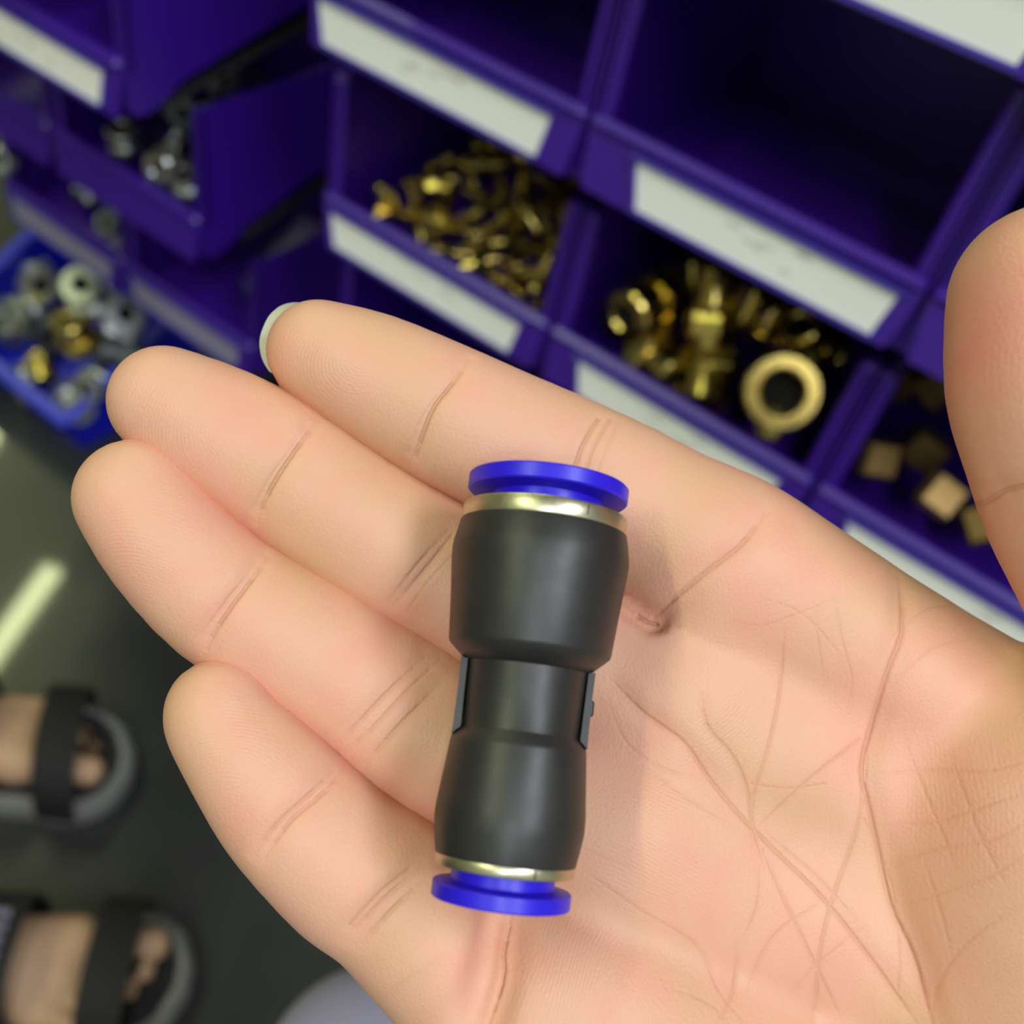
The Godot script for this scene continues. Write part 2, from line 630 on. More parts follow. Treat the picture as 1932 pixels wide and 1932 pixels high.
# ------------------------------------------------------------------ bins
func make_bin(label: String, x0: float, x1: float, lip_y: float, z: float, height: float, depth: float, card: String, rising := false, long_part := 0.86, shift := -0.03, tall_back := 0.0) -> Node3D:
	# origin: middle of the bin's front bottom edge; z points out of the rack
	var w := x1 - x0 - 0.002
	var lip := 0.034
	var t := thing("storage_bin", label, "storage bin", Transform3D(Basis(Vector3.BACK, ROLL), Vector3((x0 + x1) / 2, EYE.y + lip_y - lip + ((x0 + x1) / 2 + (0.63 if rising else 0.215)) * tan(ROLL), z)), "violet storage bins on the rack")
	var m: Material = mats.violet_plastic
	var st := start()
	var th := 0.003
	var side := PackedVector2Array()
	if rising:
		side = PackedVector2Array([Vector2(0.0, 0.006), Vector2(-0.003, 0.002), Vector2(-0.012, 0.0), Vector2(-0.024, 0.004), Vector2(-0.04, 0.014), Vector2(-depth, 0.045), Vector2(-depth, height), Vector2(0, height)])
	else:
		side = PackedVector2Array([Vector2(0, 0), Vector2(0, height - 0.004), Vector2(-0.004, height), Vector2(-depth, height), Vector2(-depth, 0)])
	slab(st, side, -w / 2, -w / 2 + th)
	slab(st, side, w / 2 - th, w / 2)
	chamfer_box(st, Transform3D(Basis(), Vector3(0, (height + tall_back) / 2 + (0.022 if rising else 0.001), -depth + th / 2)), Vector3(w - 2 * th, height + tall_back - (0.044 if rising else 0.002), th), 0.0005)
	if rising:
		chamfer_box(st, Transform3D(Basis(Vector3.RIGHT, 0.19), Vector3(0, 0.024, -depth / 2)), Vector3(w - 2 * th, th, depth * 1.0), 0.0005)
	else:
		chamfer_box(st, Transform3D(Basis(), Vector3(0, th / 2, -depth / 2)), Vector3(w - 2 * th, th, depth - 0.001), 0.0005)
	# front flanges of the side walls
	for s in [-1.0, 1.0]:
		chamfer_box(st, Transform3D(Basis(), Vector3(s * (w / 2 - 0.0045), height / 2 + 0.012, -0.004)), Vector3(0.009, height - 0.026, 0.008), 0.0018)
	part("body", st.commit(), m, t)
	# front lip: its foot stands out, so that the label faces up a little; a round bead on top
	var lean := Basis(Vector3.RIGHT, -0.12)
	st = start()
	var turned := Transform3D(lean, Vector3())
	trapezoid(st, turned, -w / 2, w / 2, -w / 2 + 0.006, w / 2 - 0.004, 0.0, lip, 0.0035, 0.0065)
	chamfer_box(st, Transform3D(lean, Vector3(0, lip - 0.001, 0.0015)), Vector3(w, 0.007, 0.010), 0.003)
	part("front_lip", st.commit(), m, t)
	if card:
		var long := w * long_part
		var mid := w * shift
		st = start()
		var lo := lip * 0.10
		var hi := lip * 0.80
		var l0 := mid - long / 2
		var l1 := mid + long / 2
		chamfer_box(st, Transform3D(lean, Vector3(mid, lip * 0.82, 0.0055)), Vector3(long + 0.006, 0.0022, 0.006), 0.0008)
		trapezoid(st, turned, l0 + 0.004, l1 - 0.001, l0 + 0.005, l1 - 0.002, lo - 0.0024, lo, 0.0065, 0.0092)
		trapezoid(st, turned, l0 - 0.0025, l0, l0 + 0.0055, l0 + 0.008, lo, hi, 0.0065, 0.0092)
		part("card_holder", st.commit(), mats.holder_plastic, t)
		st = start()
		trapezoid(st, turned, l0, l1, l0 + 0.008, l1 - 0.003, lo, hi, 0.0066, 0.0078)
		var c := part("label_card", st.commit(), mats[card], t)
		if card == "label_card":
			# faint grey print, too blurred to read
			var pr := start()
			for k in 7:
				chamfer_box(pr, turned * Transform3D(Basis(), Vector3(mid + rng.randf_range(-0.1, 0.2) * long, lip * 0.45 + rng.randf_range(-0.15, 0.2) * lip, 0.0079)), Vector3(rng.randf_range(0.004, 0.012), 0.0016, 0.0002), 0.00005)
			part("print", pr.commit(), mats.faint_print, c)
	return t

func build_rack() -> void:
	var cols := [-0.392, -0.2105, -0.033, 0.146]
	var rows := [[-0.092, -0.405, "top"], [-0.221, -0.430, "second"], [-0.361, -0.455, "third"], [-0.492, -0.480, "lowest"]]
	var what := [
		["violet bin at the upper edge, left of the bin with the large white label", "violet bin with the large white label in the top right corner", "violet bin at the far top right behind the thumb"],
		["violet bin with a long white label above the heap of small brass fittings", "empty dark violet bin with a white label above the big brass fittings", "violet bin mostly hidden behind the thumb tip"],
		["violet bin holding the heap of small brass hose fittings", "violet bin holding the big shiny brass fittings with dark bores", "violet bin of dull square plugs below the thumb"],
		["lower violet bin behind the index fingertip", "lower violet bin hidden behind the index finger knuckle", "lower violet bin hidden behind the palm"]]
	for r in 4:
		for c in 3:
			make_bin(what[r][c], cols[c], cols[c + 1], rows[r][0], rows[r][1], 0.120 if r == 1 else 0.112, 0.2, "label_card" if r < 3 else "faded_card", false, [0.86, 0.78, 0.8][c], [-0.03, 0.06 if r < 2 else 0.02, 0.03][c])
	var lcols := [-0.79, -0.628, -0.472]
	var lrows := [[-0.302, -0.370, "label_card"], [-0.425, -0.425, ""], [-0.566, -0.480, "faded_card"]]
	var lwhat := [
		["violet bin beyond the left edge in the highest left row", "violet bin with a white label in the upper left corner"],
		["violet bin at the left edge with a plain lip", "violet bin with a plain lip holding a heap of silver fittings"],
		["violet bin with a faded lavender label above the blue tub", "violet bin with a grey lavender label beside the index fingernail"]]
	for r in 3:
		for c in 2:
			make_bin(lwhat[r][c], lcols[c], lcols[c + 1], lrows[r][0], lrows[r][1], 0.112, 0.17, lrows[r][2], true)
	for k in 2:
		for c in 3:
			make_bin("violet bin above the photo, in the %s column and %s" % [["left", "middle", "right"][c], ["just over the top row", "highest of all"][k]], cols[c], cols[c + 1], 0.045 + k * 0.13, -0.38 + k * 0.02, 0.112, 0.2, "label_card")
	for c in 2:
		make_bin("violet bin above the photo over the left stack, on its %s side" % ["outer", "inner"][c], lcols[c], lcols[c + 1], -0.18, -0.33, 0.112, 0.17, "label_card", true)
	make_bin("dim violet bin set back in the gap between the two stacks", -0.64, -0.47, -0.47, -0.66, 0.12, 0.09, "")
	# thin steel shelves under the bins, and the frame behind them
	var steel: Material = mats.rack_steel
	var sh := ["top", "second", "third", "lowest"]
	for r in 4:
		var o := part("rack_shelf", box_mesh(Vector3(0.54, 0.003, 0.2), 0.001), steel, self, Transform3D(Basis(Vector3.BACK, ROLL), Vector3(-0.123, EYE.y + 0.0028 + rows[r][0] - 0.0364, rows[r][1] - 0.105)))
		tag(o, "thin dark steel shelf under the %s row of violet bins on the right" % sh[r], "shelf", "thin steel shelves under the bins")
	for r in 3:
		var o := part("rack_shelf", box_mesh(Vector3(0.32, 0.003, 0.13), 0.001), steel, self, Transform3D(Basis(Vector3.BACK, ROLL) * Basis(Vector3.RIGHT, 0.19), Vector3(-0.631, EYE.y + lrows[r][0] - 0.0170, lrows[r][1] - 0.10)))
		tag(o, "thin dark steel shelf under the %s row of violet bins on the left" % sh[r], "shelf", "thin steel shelves under the bins")
	var so := part("rack_shelf", box_mesh(Vector3(0.18, 0.003, 0.085), 0.001), steel, self, Transform3D(Basis(), Vector3(-0.555, EYE.y - 0.5075, -0.71)))
	tag(so, "thin dark steel shelf under the bin in the gap between the stacks", "shelf", "thin steel shelves under the bins")
	var t := thing("parts_rack", "dark steel back panel and uprights behind the violet bins", "rack")
	part("back_panel", box_mesh(Vector3(0.99, 1.1, 0.01), 0.002), steel, t, Transform3D(Basis(), Vector3(-0.33, 0.56, -0.765)))
	for x in [-0.84, 0.17]:
		part("upright", box_mesh(Vector3(0.03, 1.15, 0.04), 0.004), steel, t, Transform3D(Basis(), Vector3(x, 0.575, -0.75)))
	build_tub()

func build_tub() -> void:
	# the bright blue tub on the floor: a low front, sides that rise to the back
	var x0 := -0.925
	var x1 := -0.712
	var z0 := -0.455
	var dep := 0.17
	var w := x1 - x0
	var t := thing("blue_tub", "bright blue open tub on the floor filled with silver and brass fittings", "storage bin", Transform3D(Basis(), Vector3((x0 + x1) / 2, 0, z0)))
	var st := start()
	var th := 0.004
	var side := PackedVector2Array([Vector2(-0.012, 0), Vector2(0, 0.05), Vector2(-0.03, 0.055), Vector2(-0.13, 0.11), Vector2(-dep, 0.115), Vector2(-dep, 0)])
	slab(st, side, -w / 2, -w / 2 + th)
	slab(st, side, w / 2 - th, w / 2)
	chamfer_box(st, Transform3D(Basis(), Vector3(0, th / 2, -dep / 2)), Vector3(w - 2 * th, th, dep - 0.02), 0.001)
	chamfer_box(st, Transform3D(Basis(), Vector3(0, 0.0575, -dep + th / 2)), Vector3(w - 2 * th, 0.115, th), 0.001)
	chamfer_box(st, Transform3D(Basis(Vector3.RIGHT, 0.24), Vector3(0, 0.025, -0.006)), Vector3(w, 0.051, th), 0.001)
	part("body", st.commit(), mats.blue_plastic, t)
	st = start()
	chamfer_box(st, Transform3D(Basis(), Vector3(0, 0.05, 0.004)), Vector3(w + 0.012, 0.009, 0.016), 0.003)
	for s in [-1.0, 1.0]:
		var a := Vector3(s * (w / 2), 0.052, -0.002)
		var b := Vector3(s * (w / 2), 0.113, -0.135)
		var d := b - a
		chamfer_box(st, Transform3D(Basis(Vector3.RIGHT, atan2(-d.y, -d.z) + PI) if false else Basis.looking_at(d.normalized()), (a + b) / 2), Vector3(0.014, 0.008, d.length() + 0.01), 0.003)
	part("rim", st.commit(), mat("blue_rim_highlight", Color.from_rgba8(66, 70, 215), 0.35), t)  # the highlight along the rim is painted as a lighter blue

# ------------------------------------------------------------------ fittings
func hose_barb(label: String, group: String, m: Material) -> Node3D:
	var t := thing("hose_fitting", label, "pipe fitting", Transform3D(), group)
	part("hex_nut", lathe_mesh([Vector2(0.002, -0.0035), Vector2(0.005, -0.0035), Vector2(0.0056, -0.003), Vector2(0.0056, 0.003), Vector2(0.005, 0.0035), Vector2(0.002, 0.0035)], 6, 6), m, t)
	var p := [Vector2(0.0035, 0.003)]
	for k in 3:
		var y := 0.004 + k * 0.0038
		p.append_array([Vector2(0.0042, y), Vector2(0.0032, y + 0.0036)])
	p.append_array([Vector2(0.0026, 0.0165), Vector2(0.0018, 0.0165), Vector2(0.0018, 0.004)])
	part("barb", lathe_mesh(p, 16), m, t)
	part("thread", lathe_mesh([Vector2(0.0018, -0.004), Vector2(0.0018, -0.012), Vector2(0.0036, -0.012), Vector2(0.0042, -0.0113), Vector2(0.0042, -0.0075), Vector2(0.0038, -0.007), Vector2(0.0042, -0.0065), Vector2(0.0042, -0.003)], 16), m, t)
	return t

func union_fitting(label: String, group: String, m: Material, r: float, bore: float, long: float, called := "brass_union", flats := 1.24) -> Node3D:
	# a hollow body with a hexagon round its middle and a collar at the mouth
	var t := thing(called, label, "pipe fitting", Transform3D(), group)
	part("body", lathe_mesh([Vector2(bore, -long / 2), Vector2(r * 0.86, -long / 2), Vector2(r * 0.92, -long / 2 + 0.001), Vector2(r * 0.92, long * 0.28), Vector2(r, long * 0.3), Vector2(r, long / 2 - 0.0015), Vector2(r - 0.0015, long / 2), Vector2(bore + 0.0012, long / 2), Vector2(bore, long / 2 - 0.0012), Vector2(bore, -long * 0.3), Vector2(0.0001, -long * 0.3)], 40), m, t)
	part("bore_shade", lathe_mesh([Vector2(bore - 0.0003, long * 0.40), Vector2(bore - 0.0008, long * 0.38), Vector2(bore - 0.0008, -long * 0.25), Vector2(0.0001, -long * 0.25)], 32), mat("bore_shade_black", Color.from_rgba8(24, 20, 18), 0.9), t)  # matte black cup: the darkness inside the bore, put in as colour
	part("hex_nut", lathe_mesh([Vector2(r * 0.86, -long * 0.34), Vector2(r * (flats - 0.08), -long * 0.34), Vector2(r * flats, -long * 0.3), Vector2(r * flats, -long * 0.04), Vector2(r * (flats - 0.08), 0), Vector2(r * 0.86, 0)], 6, 6), m, t)
	return t

func lay(t: Node3D, p: Vector3, axis: Vector3, roll := 0.0) -> void:
	# put a fitting at p with its own y axis along axis
	var y := axis.normalized()
	var x := y.cross(Vector3(0.31, 0.2, 0.93)).normalized()
	t.transform = Transform3D(Basis(x, y, x.cross(y)).rotated(y, roll), p)

func copy_of(t: Node3D, label := "") -> Node3D:
	var c := t.duplicate() as Node3D
	var base := String(t.name)
	var rx := RegEx.create_from_string("_[0-9]{3}$")
	c.name = numbered(rx.sub(base, ""))
	add_child(c)
	if label: c.set_meta("label", label)
	return c

func build_fittings() -> void:
	# --- heap of small brass barbs in the third row's left bin
	var g := "small brass hose fittings heaped in the violet bin"
	var proto: Node3D = null
	var base_y := EYE.y - 0.366 - 0.024 + 0.003
	var special := [
		[806, 345, -0.515, Vector3(0.2, 0.9, 0.5), "small brass fitting with a bright tip standing at the upper left of its heap"],
		[768, 408, -0.485, Vector3(0.8, 0.5, 0.4), "small brass fitting at the far left of the heap by the bin's side"],
		[905, 497, -0.470, Vector3(-0.5, -0.3, 0.8), "small brass fitting with a bright end at the front lip of the bin"],
		[1020, 520, -0.466, Vector3(0.12, 1.0, -0.15), "long upright brass fitting leaning at the right front of the heap"],
		[1035, 420, -0.490, Vector3(0.1, 0.8, 0.5), "small brass fitting above the upright one at the right of the heap"]]
	for s in special:
		var t: Node3D
		if proto == null:
			proto = hose_barb(s[4], g, mats.brass)
			t = proto
		else:
			t = copy_of(proto, s[4])
		var p := on_z(s[0], s[1], s[2])
		p.y = maxf(p.y, base_y + 0.006)
		lay(t, p, s[3], rng.randf() * TAU)
	for layer in 2:
		for i in 8:
			for j in 5:
				if layer == 1 and (i + j) % 2 == 1: continue
				var p := Vector3(lerpf(-0.375, -0.228, (i + 0.5 + rng.randf_range(-0.3, 0.3)) / 8), base_y + 0.007 + layer * 0.011 + rng.randf() * 0.006 + j * 0.002, lerpf(-0.472, -0.60, (j + 0.5 + rng.randf_range(-0.3, 0.3)) / 5))
				var v := Vector3(rng.randf_range(-1, 1), rng.randf_range(-0.45, 0.6), rng.randf_range(-1, 1))
				lay(copy_of(proto, "small brass hose fitting in the %s %s of the heap, %s layer, above the fingers" % [["front", "front", "middle", "back", "back"][j], ["left", "left", "left", "centre", "centre", "right", "right", "right"][i], ["lower", "upper"][layer]]), p, v, rng.randf() * TAU)
	# --- big brass unions in the next bin: [px, py, z, axis, r, bore, length, label]
	g = "big brass fittings in the violet bin behind the index finger"
	var toward := -ray(1475, 735).normalized()
	var big := [
		[1475, 735, -0.468, toward + Vector3(0.06, -0.05, 0), 0.0205, 0.0118, 0.034, "large brass union facing the viewer with a wide round dark bore"],
		[1222, 575, -0.500, toward + Vector3(-0.25, -0.55, 0.2), 0.0165, 0.0075, 0.048, "brass union at the left of its bin with its smaller bore tipped downwards"],
		[1345, 585, -0.500, Vector3(-0.45, 0.8, -0.5), 0.0125, 0.006, 0.046, "slim brass union standing steeply in the middle of its bin"],
		[1450, 590, -0.505, Vector3(0.8, 0.25, 0.5), 0.0145, 0.007, 0.034, "brass union lying under the white label at the back of its bin"],
		[1240, 685, -0.482, Vector3(0.9, 0.1, 0.35), 0.0155, 0.007, 0.036, "brass union lying against the front lip at the left of its bin"],
		[1335, 708, -0.490, Vector3(0.45, -0.5, 0.7), 0.0165, 0.0075, 0.040, "brass union lying between the front lip and the large union"],
		[1530, 640, -0.500, Vector3(-0.4, 0.6, 0.5), 0.0125, 0.006, 0.034, "brass union behind the large one at the right side of the bin"],
		[1545, 640, -0.545, Vector3(0.6, 0.1, 0.5), 0.014, 0.007, 0.034, "brass union deep in the right back of its bin"],
		[1330, 520, -0.545, Vector3(0.5, 0.2, -0.6), 0.015, 0.007, 0.04, "brass union deep at the back behind the steep slim one"]]
	for s in big:
		var largest: bool = s[0] == 1475
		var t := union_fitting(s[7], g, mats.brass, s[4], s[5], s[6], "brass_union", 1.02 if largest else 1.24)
		lay(t, on_z(s[0], s[1], s[2]), s[3], 0.3 + rng.randf())
		if largest:
			for q in [[1552, 656], [1440, 834]]:
				var p := t.transform.affine_inverse() * on_z(q[0], q[1], s[2] - 0.004)
				p.y = -0.001
				var y := p.normalized()
				var lug := Basis(y.cross(Vector3.UP).normalized(), y, y.cross(y.cross(Vector3.UP)).normalized() * -1.0)
				if lug.determinant() < 0: lug.x = -lug.x
				part("side_lug", lathe_mesh([Vector2(0, 0.010), Vector2(0.0085, 0.010), Vector2(0.0085, 0.024), Vector2(0.0065, 0.0275), Vector2(0.003, 0.0285), Vector2(0, 0.0285)], 24), mats.brass, t, Transform3D(lug, Vector3(0, -0.002, 0)))
	# --- dull square plugs under the thumb
	g = "dull square plugs in the violet bin below the thumb"
	var plugs := [
		[1655, 865, -0.485, "dull brass square plug nearest the divider below the thumb"],
		[1775, 935, -0.478, "dull brass square plug at the front lip below the thumb"],
		[1700, 720, -0.56, "dull brownish plug at the back by the divider"],
		[1765, 735, -0.56, "pinkish brown plug at the back beside the thumb"],
		[1860, 985, -0.475, "dark plug in the front right corner of the bin below the thumb"],
		[1745, 850, -0.51, "dark plug in the middle of the bin below the thumb"]]
	for s in plugs:
		var t := thing("square_plug", s[3], "pipe fitting", Transform3D(), g)
		part("head", box_mesh(Vector3(0.022, 0.016, 0.022), 0.003), mats.dull_brass, t)
		part("thread", lathe_mesh([Vector2(0, -0.022), Vector2(0.0075, -0.022), Vector2(0.0088, -0.020), Vector2(0.0088, -0.011), Vector2(0.0095, -0.008), Vector2(0, -0.008)], 20), mats.dull_brass, t)
		lay(t, on_z(s[0], s[1], s[2]), -ray(s[0], s[1]).normalized() + Vector3(rng.randf_range(-0.5, 0.5), rng.randf_range(-0.3, 0.3), 0), rng.randf() * TAU)
	# --- silver fittings in the left stack
	g = "silver fittings in the left violet bin"
	var silver := [
		[235, 262, -0.445, Vector3(0.1, 0.9, 0.3), 0.009, "silver fitting standing apart at the left front of its heap"],
		[345, 215, -0.50, Vector3(0.5, 0.4, 0.5), 0.0085, "silver fitting in the upper part of the heap"],
		[300, 190, -0.51, Vector3(-0.6, 0.3, 0.4), 0.0095, "dim silver fitting at the upper left of the heap"],
		[390, 225, -0.49, Vector3(0.2, -0.3, 0.8), 0.008, "silver fitting at the right of the heap beside the bin's side"],
		[345, 275, -0.455, Vector3(0.9, 0.2, 0.3), 0.0085, "silver fitting lying across the front of the heap"],
		[312, 312, -0.443, Vector3(0.3, 0.2, 0.9), 0.009, "brightest silver fitting facing out at the front of the heap"],
		[352, 340, -0.438, Vector3(0.2, 0.8, 0.5), 0.0085, "silver fitting low at the right front against the lip"],
		[420, 150, -0.54, Vector3(0.4, 0.5, 0.3), 0.009, "dim silver fitting at the very back of the heap"]]
	for s in silver:
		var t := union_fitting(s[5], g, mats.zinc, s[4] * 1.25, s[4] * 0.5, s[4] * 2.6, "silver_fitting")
		lay(t, on_z(s[0], s[1], s[2]), s[3], rng.randf() * 3)
	g = "fittings in the violet bin with the faded label"
	for s in [[210, 420, -0.50, Vector3(0.2, 0.4, 0.9), 0.010, "zinc", "pale greenish silver fitting shining above the faded label"], [230, 378, -0.51, Vector3(0.6, 0.5, 0.3), 0.010, "zinc", "silver fitting behind the pale shining one"], [165, 365, -0.52, Vector3(-0.7, 0.2, 0.4), 0.011, "dull_steel", "dark steel fitting at the left of the pale shining one"]]:
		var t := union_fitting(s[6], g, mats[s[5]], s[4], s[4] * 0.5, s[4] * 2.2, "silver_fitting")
		lay(t, on_z(s[0], s[1], s[2]), s[3], 0.5)
	for s in [[8, 225, -0.46, Vector3(0.3, 0.8, 0.3), 0.010, "silver fitting at the left edge in the plain-lipped bin"], [5, 300, -0.478, Vector3(0.5, 0.4, 0.7), 0.011, "silver fitting at the left edge above the blue tub"]]:
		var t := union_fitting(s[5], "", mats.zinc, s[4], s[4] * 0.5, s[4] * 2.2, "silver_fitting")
		lay(t, on_z(s[0], s[1], s[2]), s[3], 0.5)
	g = "dim fittings in the gap bin"
	for s in [[530, 360, -0.69, Vector3(0.4, 0.6, 0.3), "dim steel fitting highest in the gap between the bin stacks"], [490, 425, -0.68, Vector3(-0.4, 0.5, 0.5), "dim steel fitting lower left in the gap between the bin stacks"], [580, 330, -0.71, Vector3(0.6, 0.2, 0.5), "dim steel fitting farthest back in the gap between the bin stacks"]]:
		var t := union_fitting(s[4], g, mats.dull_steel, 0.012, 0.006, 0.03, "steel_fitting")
		lay(t, on_z(s[0], s[1], s[2]), s[3], 0.5)
	# --- blue tub: silver and brass valves
	g = "fittings in the blue tub"
	var tubs := [
		[165, 555, -0.53, Vector3(0.2, 0.8, 0.4), 0.017, "zinc", "bright silver fitting standing at the top of the tub's heap"],
		[145, 630, -0.515, Vector3(-0.15, 1.0, 0.25), 0.016, "brass", "brass fitting standing in the middle of the tub"],
		[235, 600, -0.52, Vector3(0.5, 0.7, 0.3), 0.016, "zinc", "silver fitting to the right of the brass one in the tub"],
		[75, 530, -0.57, Vector3(0.7, 0.3, 0.4), 0.017, "zinc", "silver fitting near the tub's inner back wall"],
		[40, 590, -0.54, Vector3(0.3, 0.5, 0.8), 0.016, "zinc", "silver fitting at the left of the tub's heap"],
		[10, 640, -0.51, Vector3(-0.4, 0.4, 0.7), 0.017, "zinc", "silver fitting at the left edge of the photo in the tub"],
		[80, 695, -0.49, Vector3(0.75, -0.45, 0.4), 0.012, "brass", "brass fitting lying slanted near the tub's front lip"],
		[175, 725, -0.495, Vector3(0.4, 0.3, 0.8), 0.013, "zinc", "silver fitting near the tub's front right corner"],
		[140, 760, -0.475, Vector3(0.8, 0.2, 0.3), 0.014, "zinc", "silver fitting tucked in the tub's front corner"],
		[55, 735, -0.475, Vector3(0.8, 0.1, 0.3), 0.014, "zinc", "silver fitting along the tub's front lip"],
		[225, 665, -0.53, Vector3(-0.5, 0.2, 0.6), 0.015, "dull_steel", "dark steel fitting deep at the tub's right side"],
		[110, 660, -0.55, Vector3(0.5, 0.3, 0.6), 0.016, "dull_steel", "dark steel fitting deep in the middle of the tub"]]
	for s in tubs:
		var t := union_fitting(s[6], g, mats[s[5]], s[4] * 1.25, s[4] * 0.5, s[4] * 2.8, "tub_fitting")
		var p := on_z(s[0], s[1], s[2])
		p.y = maxf(p.y, 0.022)
		lay(t, p, s[3], 0.5)

# ------------------------------------------------------------------ feet in sandals
func sole_outline(inset: float, mirror: float) -> PackedVector2Array:
	# (x forward, z sideways): big-toe side towards +z when mirror is 1
	var o := PackedVector2Array()
	var hw := [0.034, 0.0365, 0.037, 0.038, 0.043, 0.0485, 0.0535, 0.055]
	var n := 28
	var pts: Array[Vector2] = []
	for k in n + 1:
		var u := float(k) / n
		var x := -0.02 + 0.285 * u
		var f := u * 7.0
		var i := mini(int(f), 6)
		var h: float = lerpf(hw[i], hw[i + 1], f - i)
		h = minf(h, 0.036 * sqrt(maxf(0.0, 1.0 - pow(maxf(0.0, (0.02 - (x + 0.02 - 0.0)) / 0.02) , 2.0))) if x < 0.0 else h)
		if x > 0.20: h *= sqrt(maxf(0.0, 1.0 - pow((x - 0.20) / 0.066, 2.4)))
		var mid := 0.006 * sin(u * 3.0) * mirror + (0.010 * mirror * maxf(0.0, u - 0.75) * 4.0)
		pts.append(Vector2(x, mid))
		o.append(Vector2(x, mid + h))
	for k in range(n, -1, -1):
		o.append(Vector2(pts[k].x, 2.0 * pts[k].y - o[k].y))
	var clean := PackedVector2Array()
	for p in o:
		if clean.is_empty() or clean[clean.size() - 1].distance_to(p) > 0.0008: clean.append(p)
	if inset > 0.0:
		var off := Geometry2D.offset_polygon(clean, -inset, Geometry2D.JOIN_ROUND)
		if off.size(): return off[0]
	return clean

func plate(outline: PackedVector2Array, y0: float, y1: float, bevel: float) -> ArrayMesh:
	# outline in (x, z), from y0 up to y1, upper and lower rims chamfered
	var st := start()
	var inner := Geometry2D.offset_polygon(outline, -bevel, Geometry2D.JOIN_MITER)
	var cap: PackedVector2Array = inner[0] if inner.size() else outline
	for s in [[y1, 1.0], [y0, -1.0]]:
		var ids := Geometry2D.triangulate_polygon(outline if bevel <= 0 else cap)
		var n := Vector3(0, s[1], 0)
		for k in range(0, ids.size(), 3):
			var v := []
			for j in 3: v.append(Vector3(cap[ids[k + j]].x, s[0], cap[ids[k + j]].y))
			tri(st, v[0], v[1], v[2], n, n, n)
	var ccw := not Geometry2D.is_polygon_clockwise(outline)
	var m := outline.size()
	var nn := []
	for k in m:
		var d := outline[(k + 1) % m] - outline[(k + m - 1) % m]
		nn.append(Vector2(d.y, -d.x).normalized() * (1.0 if ccw else -1.0))
	var lev := [[y0, bevel], [y0 + bevel, 0.0], [y1 - bevel, 0.0], [y1, bevel]]
	for l in 3:
		var ny := [-0.7, 0.0, 0.7][l] as float
		for k in m:
			var k1 := (k + 1) % m
			var q := []
			for c in [[k, l], [k1, l], [k1, l + 1], [k, l + 1]]:
				var p: Vector2 = outline[c[0]] - nn[c[0]] * lev[c[1]][1]
				q.append(Vector3(p.x, lev[c[1]][0], p.y))
			var na := Vector3(nn[k].x, ny, nn[k].y).normalized()
			var nb := Vector3(nn[k1].x, ny, nn[k1].y).normalized()
			tri(st, q[0], q[1], q[2], na, nb, nb)
			tri(st, q[0], q[2], q[3], na, nb, na)
	return st.commit()

func strap_mesh(x0: float, x1: float, half0: float, half1: float, top0: float, top1: float, thick: float, mid: float) -> ArrayMesh:
	# a band over the foot from one edge of the sole to the other
	var st := start()
	var n := 20
	for side in 2:
		for k in n:
			var q := []
			var nm := []
			for c in [[k, 0], [k + 1, 0], [k + 1, 1], [k, 1]]:
				var an: float = PI * c[0] / n
				var h := half0 if c[1] == 0 else half1
				var tp := top0 if c[1] == 0 else top1
				var r := 1.0 if side == 0 else 0.0
				var cz := signf(cos(an)) * pow(absf(cos(an)), 0.75)
				var sy := pow(sin(an), 0.75)
				q.append(Vector3(x0 if c[1] == 0 else x1, 0.018 + (tp - 0.018) * sy + r * thick * sin(an), mid + (h + r * thick) * cz))
				nm.append(Vector3(0, sin(an) + 0.05, cos(an)).normalized() * (1.0 if side == 0 else -1.0))
			tri(st, q[0], q[1], q[2], nm[0], nm[1], nm[2])
			tri(st, q[0], q[2], q[3], nm[0], nm[2], nm[3])
	for e in 2:
		for k in n:
			var q := []
			for c in [[k, 0], [k + 1, 0], [k + 1, 1], [k, 1]]:
				var an: float = PI * c[0] / n
				var h := half0 if e == 0 else half1
				var tp := top0 if e == 0 else top1
				var r: float = c[1]
				var cz := signf(cos(an)) * pow(absf(cos(an)), 0.75)
				var sy := pow(sin(an), 0.75)
				q.append(Vector3(x0 if e == 0 else x1, 0.018 + (tp - 0.018) * sy + r * thick * sin(an), mid + (h + r * thick) * cz))
			var nx := Vector3(-1 if e == 0 else 1, 0, 0)
			tri(st, q[0], q[1], q[2], nx, nx, nx)
			tri(st, q[0], q[2], q[3], nx, nx, nx)
	return st.commit()

